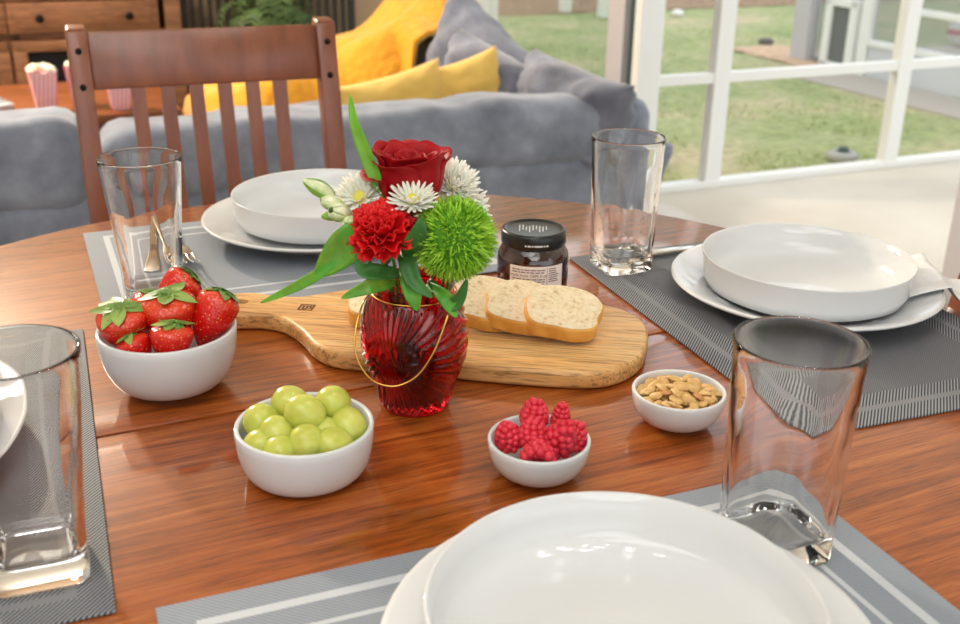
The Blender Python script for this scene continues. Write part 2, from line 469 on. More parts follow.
# ================================================================== PLACEMATS
MT = .002
def place(center, ang):               # frame of a place setting: +x to the diner's right, +y away from the diner
    return center, ang
SET = {  # mat centre, heading
 'front': (Vector((.0747, .4640)), radians(22.3)),
 'right': (Vector((.3212, 1.0040)), radians(110.5)),
 'back':  (Vector((-.2150, 1.1740)), radians(23.5 + 180)),
 'left':  (Vector((-.4350, .6675)), radians(-68.3)),
}
mlabels = {'front': 'pale grey woven placemat under the large front plate and bowl',
           'right': 'dark grey twill placemat under the plate with the napkin',
           'back': 'grey placemat in front of the slat-back chair with fork on it',
           'left': 'dark striped placemat at the left edge of the table under a tumbler'}
for k, (c, a) in SET.items():
    bm = box(B(), (0, 0, MT / 2), (.45, .30, MT), .0006, 1)
    o = obj('placemat', bm, M['mat_lit'] if k in ('front', 'back') else M['mat_dark'], None, (c.x, c.y, TZ + .0002), (0, 0, a), smooth=False)
    tag(o, mlabels[k], 'placemat', 'woven placemats on the table')
ZM = TZ + MT + .0004

# ================================================================== CHINA
def plate_bm():
    return lathe(B(), [(0, .0030), (.075, .0030), (.078, .0), (.082, .0), (.084, .003), (.098, .008), (.120, .016), (.1350, .0215), (.1370, .0235), (.1360, .0250),
                       (.1325, .0246), (.117, .0192), (.098, .0118), (.088, .0085), (.078, .0072), (0, .0068)], 96)
def coupe_bm():
    return lathe(B(), [(0, .0025), (.060, .0025), (.063, 0), (.068, 0), (.070, .0025), (.092, .005), (.1005, .0095), (.1040, .018), (.1058, .0385), (.1068, .0415), (.1062, .0428), (.1045, .0420),
                       (.1022, .028), (.0990, .0155), (.0945, .0122), (.090, .0103), (.084, .0091), (.077, .0085), (.070, .0082), (.055, .0079), (.040, .0077), (.020, .0075), (0, .0075)], 96)
pl0 = bw0 = None
pls = {'front': ((.0843, .4650), 'white dinner plate under the large bowl nearest the camera', 'large empty white bowl on the front plate nearest the camera'),
       'right': ((.3362, 1.0375), 'white dinner plate with a napkin over its rim', 'empty white bowl on the plate with the napkin'),
       'back': ((-.1990, 1.2350), 'white dinner plate in front of the slat-back chair', 'empty white bowl behind the flower vase in front of the slat-back chair'),
       'left': ((-.4720, .6860), 'white dinner plate cut off by the left edge behind the near tumbler', 'white bowl cut off by the left edge behind the near tumbler')}
for k, (c, l1, l2) in pls.items():
    if pl0 is None:
        pl0 = obj('dinner_plate', plate_bm(), M['china']); bw0 = obj('coupe_bowl', coupe_bm(), M['china']); p, q = pl0, bw0
    else:
        p = link(pl0.copy()); q = link(bw0.copy())
    p.location = (c[0], c[1], ZM); dxy = {'back': (.004, .010), 'front': (-.005, .002)}.get(k, (0, 0)); q.location = (c[0] + dxy[0], c[1] + dxy[1], ZM + .0076)
    tag(p, l1, 'plate', 'white dinner plates'); tag(q, l2, 'bowl', 'white coupe bowls')

# ================================================================== TUMBLERS
def tumbler():
    bm = B(); seg = 96
    def ring(h, half, n, z):
        out = []
        for k in range(seg):
            a = 2 * pi * k / seg
            c, s = cos(a), sin(a)
            r = half / (abs(c) ** n + abs(s) ** n) ** (1 / n)
            out.append(bm.verts.new((r * c, r * s, z)))
        return out
    key = [(0.0, .0282, 7), (.02, .0284, 6.5), (.04, .0295, 5.2), (.065, .0314, 4.0), (.09, .0338, 3.0), (.115, .0364, 2.4), (.135, .0386, 2.1), (.1482, .0402, 2.0)]
    def at(z):
        for (a, ra, na), (b, rb, nb_) in zip(key, key[1:]):
            if z <= b:
                t = (z - a) / (b - a); return ra + (rb - ra) * t, na + (nb_ - na) * (t * t * (3 - 2 * t))
        return key[-1][1:]
    lv = []
    for z, dr in ((0, -.0034), (.0006, -.0016), (.0020, -.0004), (.0040, 0)):
        r, n = at(z); lv.append((r + dr, n, z))
    for k in range(1, 25):
        z = .0040 + (.1480 - .0040) * k / 24; r, n = at(z); lv.append((r, n, z))
    rt_, tw = .0402, .0012
    for k in range(1, 8):                                  # fire-polished rim
        a = pi * k / 8; lv.append((rt_ - tw + tw * cos(a), 2.0, .1482 + tw * sin(a)))
    for k in range(24, -1, -1):
        z = .0220 + (.1480 - .0220) * k / 24; r, n = at(z); lv.append((r - 2 * tw - .0008 * (1 - k / 24), n * (1 - .18 * (1 - k / 24)), z))
    r, n = at(.022)
    for q, dz in ((.97, -.0022), (.88, -.0042), (.74, -.0054), (.50, -.0060), (.22, -.0062)): lv.append(((r - .0032) * q, n * .8 * q + 2 * (1 - q), .022 + dz))
    rings = [ring(0, r, n, z) for r, n, z in lv]
    for A, C in zip(rings, rings[1:]):
        for k in range(seg): bm.faces.new((A[k], A[(k + 1) % seg], C[(k + 1) % seg], C[k]))
    bm.faces.new(rings[0][::-1]); bm.faces.new(rings[-1])
    bmesh.ops.recalc_face_normals(bm, faces=bm.faces)
    return bm
tl = [((.1570, 1.1300), 21, 'clear square-based tumbler beside the dark jam jar'),
      ((-.3327, 1.0088), 24, 'clear square-based tumbler standing before the chair behind the strawberries'),
      ((.1935, .5865), 23, 'clear square-based tumbler right of the nearest white bowl, in front of the peanuts'),
      ((-.2711, .5540), 21, 'clear square-based tumbler cut off by the left edge of the picture')]
t0 = None
for (x, y), a, lab in tl:
    if t0 is None: t0 = obj('tumbler', tumbler(), M['clear'], auto=70); o = t0
    else: o = link(t0.copy())
    o.location = (x, y, ZM); o.rotation_euler = (0, 0, radians(a)); tag(o, lab, 'glass', 'clear tumblers')

# ================================================================== SMALL BOWLS
def dish_bm(r, h, foot, fh, t, belly=1.0, wall=.5):
    out = [(0, .0012), (foot - .003, .0012), (foot - .002, 0), (foot, 0), (foot + .0008, fh)]
    n = 10
    for k in range(1, n + 1):
        a = pi / 2 * k / n
        out.append((foot + (r - foot) * sin(a) ** wall, fh + (h - fh - .001) * (1 - cos(a)) ** belly))
    out += [(r - .0006, h), (r - t + .0006, h), (r - t, h - .001)]
    for k in range(n - 1, -1, -1):
        a = pi / 2 * k / n
        out.append(((foot - .001) * .9 + (r - t - (foot - .001) * .9) * sin(a) ** wall if k else 0.0, fh + t + (h - fh - .001 - t) * (1 - cos(a)) ** belly))
    return lathe(B(), out, 72)
def small_bowl(name, lab, x, y, *a):
    o = obj(name, dish_bm(*a), M['china'], None, (x, y, TZ + .0004)); return tag(o, lab, 'bowl')
SB = Vector((-.2615, .8165, TZ)); GB = Vector((-.1255, .6790, TZ)); RB = Vector((.0443, .6790, TZ)); PB = Vector((.1600, .7635, TZ))
small_bowl('fruit_bowl', 'white bowl holding the strawberries', SB.x, SB.y, .0570, .0555, .029, .003, .0035, .85, .62)
small_bowl('fruit_bowl', 'white bowl holding the green grapes', GB.x, GB.y, .0500, .0405, .032, .001, .0035, .9, .55)
small_bowl('snack_bowl', 'small white bowl holding the raspberries', RB.x, RB.y, .0375, .0315, .0165, .003, .003, 1.0, .8)
small_bowl('snack_bowl', 'small white bowl holding the peanuts', PB.x, PB.y, .0374, .0305, .0165, .003, .003, 1.0, .8)

# ================================================================== STRAWBERRIES
def strawberry_bm(w, l):
    prof = []
    n = 22
    for k in range(n + 1):
        t = k / n                                   # 0 tip, 1 shoulder top
        z = -l * .58 + l * t
        r = w / 2 * (sin(min(1, t * 1.02) * pi * .62) ** .75) * (1 if t < .82 else sqrt(max(0, 1 - ((t - .82) / .18) ** 2 * .86)))
        prof.append((max(r, 0) if k else 0, z))
    prof.append((0, prof[-1][1] - l * .04))
    return lathe(B(), prof, 32, rf=lambda a, z, r: r * (1 + .05 * noise.noise(Vector((cos(a) * 1.5 + w * 300, sin(a) * 1.5, z * 60)))))
def calyx_bm(w, seed):
    bm = B(); rnd = random.Random(seed)
    n = 9
    for k in range(n):
        a = 2 * pi * k / n + rnd.uniform(-.15, .15); ln = w * rnd.uniform(.36, .54); wd = w * .155; lift = rnd.uniform(-.16, .12) * w
        def f(u, v, a=a, ln=ln, wd=wd, lift=lift):
            s = (u * 2 - 1); half = wd * (sin(pi * min(1, .12 + v * .88)) ** .8) * (1 - v * .25)
            x = ln * v; y = s * half; z = .0015 + lift * v * v - .10 * w * v + .12 * w * abs(s) * (1 - v) * .3
            return Vector((x * cos(a) - y * sin(a), x * sin(a) + y * cos(a), z))
        grid(bm, f, 5, 8)
    return bm
def frame_from_axis(ax, spin=0.0):
    z = Vector(ax).normalized(); x = Vector((1, 0, 0)) if abs(z.x) < .9 else Vector((0, 1, 0))
    y = z.cross(x).normalized(); x = y.cross(z)
    Mx = Matrix((x, y, z)).transposed()
    return (Mx @ Matrix.Rotation(spin, 3, 'Z')).to_euler()
sb = [  # offset from bowl centre (x,y,z), axis towards the leaves, width, length, label
 ((-.0300, -.0150, .0615), (-.05, -.28, 1), .0400, .042, 'strawberry at the left rim of its bowl with pale green leaves facing up'),
 ((.0040, -.0020, .0660), (.03, -.16, 1), .0430, .046, 'large strawberry in the middle of the heap with broad leaves'),
 ((.0030, .0300, .0760), (.55, .35, .55), .0340, .040, 'strawberry topmost at the back of the heap behind the middle one'),
 ((.0390, .0020, .0650), (.42, .45, .95), .0350, .048, 'orange-red strawberry leaning on the right rim beside the board handle'),
 ((.0130, -.0330, .0560), (.10, .10, 1), .0330, .034, 'pale orange strawberry lowest at the front rim of the bowl'),
 ((-.0160, -.0340, .0490), (-.4, .1, .9), .0270, .028, 'small strawberry mostly hidden below the two front ones'),
 ((-.0190, .0200, .0600), (.3, .1, .9), .0330, .038, 'strawberry behind the left one and beside the large middle one'),
 ((.0180, .0120, .0370), (0, 0, 1), .0340, .036, None), ((-.0130, -.0050, .0330), (0, 0, 1), .0320, .034, None)]
for k, (p, ax, w, l, lab) in enumerate(sb):
    if lab is None: continue
    t = thing('strawberry', lab, 'strawberry', SB + Vector(p), group='strawberries in the white bowl', rot=frame_from_axis(ax, k * 1.3))
    obj('berry', strawberry_bm(w * 1.05, l * 1.05), M['strawberry'], t)
    obj('leaf_crown', calyx_bm(w * 1.12, k), M['calyx'], t, (0, 0, l * .425 + .0012))

# ================================================================== GRAPES
gp = [((-.0305, .0010, .0440), 'green grape at the left rim of the grape bowl'), ((-.0120, .0170, .0510), 'green grape at the back left top of the heap'),
      ((.0020, -.0060, .0560), 'green grape highest in the middle of the heap'), ((.0190, .0150, .0530), 'yellow-green grape at the back right top of the heap'),
      ((.0320, -.0020, .0430), 'green grape at the right rim of the grape bowl'), ((-.0165, -.0145, .0420), 'green grape in the front left of the heap'),
      ((.0050, -.0240, .0410), 'yellowish grape at the middle of the front rim'), ((.0165, -.0080, .0390), 'shaded grape between the middle and right grapes'),
      ((.0240, -.0210, .0385), 'low grape at the front right rim'), ((-.0280, -.0190, .0350), 'low grape at the front left rim'), ((-.0130, -.0290, .0350), 'low grape half hidden under the front left one')]
fill = [(0, .012, .030), (-.016, .005, .026), (.014, .008, .027), (0, -.012, .024), (-.022, .02, .036), (.03, .018, .04)]
for k, (p, lab) in enumerate(gp):
    bm = ball(B(), (0, 0, 0), .0134, 4, (1, 1, 1.14))
    for v in bm.verts:
        if v.co.z > .0146: v.co.z -= (v.co.z - .0146) * .8
    ax = (random.uniform(-1, 1), random.uniform(-.6, .6), random.uniform(.3, 1))
    o = obj('grape', bm, M['grape'], None, GB + Vector(p) - Vector((0, 0, .0042)), frame_from_axis(ax)); tag(o, lab, 'grape', 'green grapes in the white bowl')

# ================================================================== RASPBERRIES
def rasp_bm(w, l, hollow=True, seed=0):
    bm = B(); rnd = random.Random(seed); rows = 5
    for i in range(rows):
        t = i / (rows - 1)
        r = w / 2 * (.80 * cos(t * pi / 2 * .90) ** .5); z = l * (t - .38) * .80
        d = w * .155 * (1 - .12 * t)
        n = max(1, int(2 * pi * r / (d * 1.55)))
        for k in range(n):
            a = 2 * pi * (k + .5 * (i % 2)) / n + rnd.uniform(-.06, .06)
            ball(bm, (r * cos(a), r * sin(a), z + rnd.uniform(-.03, .03) * w), d * rnd.uniform(.92, 1.06), 2)
    n = B(); lathe(n, [(w * .20, -l * .36), (w * .36, -l * .40), (w * .40, -l * .1), (w * .30, l * .3), (0, l * .55), ], 20)
    lathe(n, [(w * .20, -l * .36), (w * .16, 0), (0, l * .12)], 20); merge(bm, n)
    return bm
rb = [((-.0225, -.0010, .0350), (-.25, -.3, .9), .0190, .0175, 'raspberry against the left rim of its bowl'),
      ((-.0030, .0150, .0460), (.1, .2, 1), .0190, .0150, 'raspberry highest at the back of the heap'),
      ((-.0050, -.0020, .0390), (0, .1, .9), .0200, .0160, 'raspberry in the middle below the highest one'),
      ((-.0020, -.0210, .0305), (.05, .86, .30), .0230, .0170, 'raspberry at the front rim showing its hollow end'),
      ((.0150, -.0085, .0385), (.2, -.45, .8), .0215, .027, 'largest raspberry at the front right of the heap'),
      ((.0255, .0040, .0330), (.3, .1, .9), .0190, .0170, 'raspberry at the right rim partly behind the largest one'),
      ((.0165, .0170, .0430), (.1, 0, 1), .0130, .0150, 'raspberry with pointed tip at the back right')]
for k, (p, ax, w, l, lab) in enumerate(rb):
    o = obj('raspberry', rasp_bm(w * 1.1, l * 1.1, True, k), M['rasp'], None, RB + Vector(p) - Vector((0, 0, .0020)), frame_from_axis(ax, k)); tag(o, lab, 'raspberry', 'raspberries in the small white bowl')

# ================================================================== PEANUTS
def nut_bm(l):
    bm = ball(B(), (0, 0, 0), 1, 3)
    for v in bm.verts:
        x, y, z = v.co
        wq = .335 - .04 * cos(x * pi) + .02 * x
        v.co = Vector((x * l * .5, y * l * wq, (z if z > 0 else z * .35) * l * .26))
    return bm
nuts = []
rnd = random.Random(5)
tries = 0
while len(nuts) < 84 and tries < 30000:
    tries += 1
    rr = .0305 * sqrt(rnd.random()); a = rnd.uniform(0, 2 * pi)
    x, y = rr * cos(a), rr * sin(a)
    z = .0250 + .0085 * (1 - (rr / .0305) ** 2) + rnd.choice((0, 0, -.004))
    if all((x - p[0]) ** 2 + (y - p[1]) ** 2 + (2.2 * (z - p[2])) ** 2 > .0066 ** 2 for p in nuts): nuts.append((x, y, z))
nb = [nut_bm(.0132), nut_bm(.0118)]
proto = [obj('peanut', nb[0], M['nut']), obj('peanut', nb[1], M['nut']), obj('peanut', nut_bm(.0122), M['nut_brown'])]
used = set()
for k, p in enumerate(nuts):
    i = 2 if k in (4, 17) else rnd.choice((0, 0, 1))
    o = proto[i] if i not in used else link(proto[i].copy()); used.add(i)
    o.location = PB + Vector(p); o.rotation_euler = (rnd.uniform(-.7, .7) + (pi if rnd.random() < .25 else 0), rnd.uniform(-.5, .5), rnd.uniform(0, 2 * pi))
    tag(o, 'darker brown roasted peanut among the pale ones' if i == 2 else 'pale roasted peanut half in the small white bowl', 'peanut', 'peanuts in the small white bowl')

# ================================================================== CUTTING BOARD
ba = radians(-7.5)
out = [(-0.2595, 0.9735), (-0.2506, 0.9899), (-0.2283, 0.9949), (-0.2029, 0.9885), (-0.1805, 0.9863), (-0.1522, 0.9995), (-0.1218, 1.0127), (-0.0862, 1.0124), (0.0001, 0.9993), (0.0911, 0.9842), (0.1234, 0.9768), (0.1445, 0.9602), (0.1568, 0.9314), (0.1548, 0.8958), (0.1424, 0.8553), (0.1201, 0.8292), (0.092, 0.8193), (0.0399, 0.8237), (-0.0302, 0.8362), (-0.0905, 0.8447), (-0.1277, 0.8531), (-0.149, 0.8715), (-0.1654, 0.9011), (-0.1869, 0.9278), (-0.2103, 0.9372), (-0.2376, 0.9374), (-0.2551, 0.9508)]
bc = Vector((-.02, .924))
pts = [Vector((x - bc.x, y - bc.y, 0)) for x, y in out]
Rm = Matrix.Rotation(-ba, 3, 'Z'); pts = [Rm @ p for p in pts]
sp = spline(pts, 6, True)[::-1]
hc = Rm @ Vector((-.2335 - bc.x, .9671 - bc.y, 0))
hole = [(hc.x + .0062 * cos(2 * pi * k / 20), hc.y + .0062 * sin(2 * pi * k / 20)) for k in range(20)]
board = thing('cutting_board', 'light wooden paddle-shaped cutting board under the bread slices', 'cutting board', (bc.x, bc.y, TZ + .0004), ba)
obj('board', prism(B(), [(p.x, p.y) for p in sp], 0, .018, .005, [hole]), M['board'], board, auto=35)
bm = B(); lc = Rm @ Vector((-.1682 - bc.x, .9549 - bc.y, 0))
q = .0016
for (x, y, w, h) in [(0, .0065, .0145, q), (0, -.0065, .0145, q), (-.0065, 0, q, .0145), (.0065, 0, q, .0145), (-.0028, .0028, .004, q), (.003, .003, .0045, q), (-.003, -.0005, q, .006), (.0005, .0002, q, .007), (.0034, -.0016, .004, q), (-.002, -.0036, .005, q), (.004, .0008, q, .004)]:
    box(bm, (lc.x + x, lc.y + y, .01812), (w, h, .0003))
obj('burnt_stamp', bm, M['burn'], board, smooth=False)

# ================================================================== BREAD
def bread(lab, c, tilt, lean, rz, w, h, seed):
    t = thing('bread_slice', lab, 'bread', c, group='bread slices on the cutting board', rot=(0, 0, 0))
    t.rotation_euler = (Matrix.Rotation(rz, 3, 'Z') @ Matrix.Rotation(lean, 3, 'Y') @ Matrix.Rotation(tilt, 3, 'X')).to_euler()
    base = [(-.50, -.20), (-.45, -.38), (-.32, -.49), (-.08, -.50), (.16, -.49), (.36, -.42), (.455, -.27), (.455, -.14), (.50, .02), (.49, .22), (.40, .38), (.22, .48), (-.02, .51), (-.26, .46), (-.43, .33), (-.51, .13), (-.52, -.04)]
    rnd = random.Random(seed)
    pts = [(x * w + rnd.uniform(-.0008, .0008), y * h + rnd.uniform(-.0008, .0008), 0) for x, y in base]
    sp = spline(pts, 6, True)
    th = .0155
    cx = [(p.x, p.y) for p in sp]
    obj('crust', prism(B(), cx, -th / 2 + .0004, th / 2 - .0004, .0022), M['crust'], t, auto=60)
    bm = B()
    inn = [(p.x * .962, p.y * .962) for p in sp]
    for z in (-th / 2, th / 2):
        rings = []
        for s in (1, .8, .6, .4, .2):
            rings.append([bm.verts.new((x * s, y * s, z + (1 if z > 0 else -1) * (.0006 if s < 1 else 0) * (1 + noise.noise(Vector((x * s * 120, y * s * 120, z * 100 + seed)))))) for x, y in inn])
        for A, C in zip(rings, rings[1:]):
            for k in range(len(A)): bm.faces.new((A[k], A[(k + 1) % len(A)], C[(k + 1) % len(A)], C[k]))
        bm.faces.new(rings[-1])
    bmesh.ops.recalc_face_normals(bm, faces=bm.faces)
    obj('crumb', bm, M['crumb'], t)
    return t
ZB = TZ + .0184
bread('bread slice on the right end, lying foremost on the other two', (.0770, .9030, ZB + .0195), radians(14), radians(7), radians(-8), .069, .066, 1)
bread('bread slice in the middle, overlapped by the foremost slice', (.0400, .9180, ZB + .0185), radians(14), radians(8), radians(-10), .066, .066, 2)
bread('bread slice furthest left of the three, next to the vase', (.0050, .9300, ZB + .0175), radians(14), radians(8), radians(-12), .066, .068, 3)
bread('bread slice peeping out at the other side of the red vase', (-.0900, .9340, ZB + .0090), radians(2), radians(0), radians(8), .068, .060, 4)

# ================================================================== JAM JAR
jp = Vector((.0537, 1.0370, TZ + .0004))
jar = thing('jam_jar', 'dark jam jar with black lid and white label behind the bread', 'jar', jp, radians(-2.5))
g = [(0, 0), (.030, 0), (.0345, .003), (.0365, .009), (.0368, .0460), (.0357, .0525), (.0318, .0588), (.0297, .0612), (.0295, .069), (.0275, .069), (.0275, .0612), (.030, .0570), (.0335, .0512), (.0345, .0455), (.0343, .010), (.031, .005), (0, .004)]
obj('jar_glass', lathe(B(), g, 64), M['clear'], jar)
obj('jam', lathe(B(), [(0, .0036), (.0312, .0046), (.0346, .0100), (.0349, .0455), (.0338, .0515), (.0302, .0575), (.0279, .0610), (.0279, .066), (0, .066)], 64), M['jam'], jar)
lid = obj('lid', lathe(B(), [(.0300, .0615), (.0322, .0612), (.0332, .0625), (.0332, .0742), (.0318, .0766), (.0290, .0768), (.0275, .0752), (.0262, .0750), (0, .0750), (0, .0735), (.030, .0735), (.0300, .0615)], 72), M['lid'], jar)
bm = B()
for k in range(9):
    x = -.0145 + k * .0034
    box(bm, (x, .0015 + .003 * sin(k * 1.7), .07515), (.0011, .020 - .004 * (k % 3), .0003))
tag(obj('lid_marks', bm, M['lid_white'], lid, smooth=False), 'pale vertical bars on the lid')  # thin pale bars laid on the lid top
def arc_box(bm, a0, a1, z0, z1, r, n=6):
    lo = []; hi = []
    for k in range(n + 1):
        a = a0 + (a1 - a0) * k / n
        lo.append(bm.verts.new((r * cos(a), r * sin(a), z0))); hi.append(bm.verts.new((r * cos(a), r * sin(a), z1)))
    for k in range(n): bm.faces.new((lo[k], lo[k + 1], hi[k + 1], hi[k]))
C0 = radians(-90)
def text_arc(s, size, zc, a_c, r, mat, parent, name):
    cu = bpy.data.curves.new('txt', 'FONT'); cu.body = s; cu.size = size; cu.align_x = 'CENTER'; cu.align_y = 'CENTER'
    to = bpy.data.objects.new('txt', cu); link(to); dg = bpy.context.evaluated_depsgraph_get()
    me = bpy.data.meshes.new_from_object(to.evaluated_get(dg)); bpy.data.objects.remove(to)
    for v in me.vertices:
        a = a_c + v.co.x / r
        v.co = Vector((r * cos(a), r * sin(a), zc + v.co.y))
    me.materials.append(mat); o = bpy.data.objects.new(name, me); link(o); o.parent = parent; return o
# side marks of the lid: one small line of white print
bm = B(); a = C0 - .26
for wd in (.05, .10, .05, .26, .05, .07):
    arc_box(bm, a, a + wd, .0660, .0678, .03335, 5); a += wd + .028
obj('lid_print', bm, M['lid_white'], lid, smooth=False)
bm = B()
def label_shell(bm, a0, a1, z0, z1, r, n=24):
    vs = []
    for k in range(n + 1):
        a = a0 + (a1 - a0) * k / n
        vs.append([bm.verts.new((q * cos(a), q * sin(a), z)) for q, z in ((r, z0), (r + .0003, z0), (r + .0003, z1), (r, z1))])
    for A, C in zip(vs, vs[1:]):
        for i in range(4): bm.faces.new((A[i], C[i], C[(i + 1) % 4], A[(i + 1) % 4]))
    bm.faces.new(vs[0]); bm.faces.new(vs[-1][::-1])
label_shell(bm, C0 - .66, C0 + .92, .016, .0468, .0369)
lb = obj('label', bm, M['paper'], jar, smooth=False)
bm = B(); rr = .0375
for zc, segs in ((.0432, 5), (.0406, 4), (.0334, 5), (.0310, 4), (.0285, 5)):
    a = C0 - .58; rnd = random.Random(int(zc * 1e5))
    while a < C0 + .30:
        wd = rnd.uniform(.05, .16); wd = min(wd, C0 + .34 - a)
        arc_box(bm, a, a + wd, zc - .0005, zc + .0005, rr); a += wd + .025
for zc in (.0440, .0418, .0396, .0374, .0352, .0330, .0308):
    arc_box(bm, C0 + .45, C0 + random.uniform(.66, .82), zc - .0004, zc + .0004, rr)
arc_box(bm, C0 + .395, C0 + .405, .018, .0455, rr)
obj('label_print', bm, M['ink'], lb, smooth=False)
text_arc('made from 100% fruit', .0044, .0370, C0 - .12, rr, M['ink'], lb, 'label_text')

# ================================================================== VASE
DY = -.0489                                   # the bouquet was measured about y = .841
VC = Vector((-.0530, .8410 + DY, TZ + .0004))
vase = thing('glass_vase', 'red ribbed glass vase with a gold wire handle holding the flowers', 'vase', VC)
vz = [(.0265, 0), (.0290, .004), (.0315, .016), (.0365, .030), (.0415, .045), (.0432, .060), (.0420, .075), (.0385, .088), (.0345, .0965), (.0325, .100), (.0325, .105), (.0332, .108)]
vp = spline([(r, 0, z) for r, z in vz], 6); vp = [(p.x, p.z) for p in vp]
th0 = radians(-112); zc0 = .056
def ribs(a, z, r):
    da = (a - th0 + pi) % (2 * pi) - pi
    sgn = 1
    if abs(da) > pi / 2: da = (pi - abs(da)) * (1 if da > 0 else -1)
    x = .0430 * da; y = (z - zc0)
    d = sqrt(x * x + y * y)
    amp = .0012 * max(0, min(1, (d - .008) / .012)) * max(0, min(1, (.0985 - z) / .008)) * max(0, min(1, (z - .003) / .008))
    ph = atan2(y, x)
    flat = -.0016 * exp(-(d / .011) ** 2)
    return r + amp * cos(ph * 34) + flat
bm = B()
n = B(); lathe(n, [(0, 0)] + vp, 288, rf=ribs); merge(bm, n)
inner = [(r - .0032, z) for r, z in reversed(vp) if z > .008]
n = B(); lathe(n, [vp[-1]] + [(vp[-1][0] - .0016, vp[-1][1] + .0012)] + inner + [(0, .0075)], 96)
me_top = None
merge(bm, n)
# the outer and the inner shell meet at the rim
bmesh.ops.recalc_face_normals(bm, faces=bm.faces)
ov = obj('vase_body', bm, M['red_glass'], vase)
def lathe_joined():
    pass
bm = B(); tube(bm, [((.0338 + .0004) * cos(2 * pi * k / 64), (.0338 + .0004) * sin(2 * pi * k / 64), .1005) for k in range(64)], .0007, 8, True)
obj('neck_ring', bm, M['gold'], vase)
hl = [Vector(p) - Vector((VC.x, VC.y - DY, 0)) for p in [(-.0868, .8330, .1005), (-.0915, .8150, .098), (-.0960, .7980, .078), (-.0935, .7930, .060), (-.0830, .7910, .045), (-.0680, .7900, .0400), (-.0540, .7910, .044), (-.0430, .7930, .054), (-.0330, .7960, .072), (-.0240, .8060, .096), (-.0205, .8300, .1005)]]
bm = B(); tube(bm, spline(hl, 8), .0008, 8)
obj('wire_handle', bm, M['gold'], vase)

# ================================================================== FLOWERS
def stem(parent, head, foot, r=.0016, mat='stem'):
    h = Vector(head); f = Vector(foot); m = (h * .5 + f * .5) + Vector((0, 0, .006))
    bm = B(); tube(bm, spline([f, m, h], 8), r, 8)
    o = obj('stem', bm, M[mat], parent, -parent.location); return o
def blade_bm(path, width, cup=.25, twist=0.0, nu=7, up=(0, 0, 1), tip=1.0):
    """leaf along a path (list of points), width(t)"""
    P = spline(path, 8); bm = B(); n = len(P)
    rows = []
    for i, p in enumerate(P):
        t = (P[min(n - 1, i + 1)] - P[max(0, i - 1)]).normalized()
        uu = Vector(up); s = t.cross(uu)
        if s.length < 1e-4: s = Vector((1, 0, 0))
        s.normalize(); nn = s.cross(t)
        a = twist * i / (n - 1); s, nn = s * cos(a) + nn * sin(a), nn * cos(a) - s * sin(a)
        q = i / (n - 1); w = width * (sin(pi * min(1, .06 + .94 * q)) ** .75) * (1 - .15 * q) + 1e-5
        rows.append([bm.verts.new(p + s * (w / 2 * k) + nn * (cup * w / 2 * (abs(k) - .3) + .04 * w * sin(q * 9 + k))) for k in [j / (nu - 1) * 2 - 1 for j in range(nu)]])
    for A, C in zip(rows, rows[1:]):
        for k in range(nu - 1): bm.faces.new((A[k], A[k + 1], C[k + 1], C[k]))
    return bm
def leaf(parent, path, width, mat='leaf', **k):
    o = obj('leaf', blade_bm([W(*p) for p in path], width, **k), M[mat], parent, -parent.location)
    md = o.modifiers.new('thickness', 'SOLIDIFY'); md.thickness = .0005; return o
FT = Vector((-.053, .841 + DY, TZ + .012))        # stems meet near the vase bottom
def W(x, y, z): return Vector((x, y + DY, TZ + z))

# --- rose
rose = thing('rose', 'dark red rose at the top of the bouquet', 'flower', W(-.0545, .850, .1635))
def rose_bm():
    bm = B(); rnd = random.Random(3)
    def petal(ac, span, R0, h, flare, wav, base=.35, seed=0):
        def f(u, v):
            s = u * 2 - 1; a = ac + s * span / 2
            edge = 1 - .22 * abs(s) ** 2.4
            t = v * edge
            r = R0 * (base + (1 - base) * sin(min(1, t * 1.5) * pi / 2) ** .8)
            fl = max(0, (t - .70) / .30)
            r += flare * fl ** 1.6 * (1 + .35 * sin(a * 3 + seed))
            z = h * t - flare * .55 * fl ** 2.2 + wav * sin(s * 5 + seed) * v ** 4
            r += .0012 * sin(s * 7 + seed) * v ** 3
            return Vector((r * cos(a), r * sin(a), z))
        grid(bm, f, 17, 15)
    for k in range(5): petal(2 * pi * k / 5 + .4, 1.75, .0250 + .0012 * (k % 2), .049 + .003 * (k % 3), .0065 + .004 * (k % 2), .0018, .42, k * 1.7)
    for k in range(5): petal(2 * pi * k / 5 + 1.0, 1.7, .0215, .0530, .0060, .0014, .40, k * 2.1)
    for k in range(4): petal(2 * pi * k / 4 + .2, 1.9, .0165, .0475, .0030, .0008, .30, k)
    for k in range(3): petal(2 * pi * k / 3 + .7, 2.3, .0110, .0455, .0016, .0006, .35, k)
    for k in range(2): petal(pi * k + .2, 3.2, .0060, .0440, .0004, .0003, .5, k)
    # the one petal that stands away on the side
    petal(radians(190), 1.5, .0285, .038, .0125, .002, .25, 2.2)
    return bm
o = obj('petals', rose_bm(), M['rose'], rose); md = o.modifiers.new('thickness', 'SOLIDIFY'); md.thickness = .0004
stem(rose, W(-.058, .852, .174), FT + Vector((.004, .006, 0)))
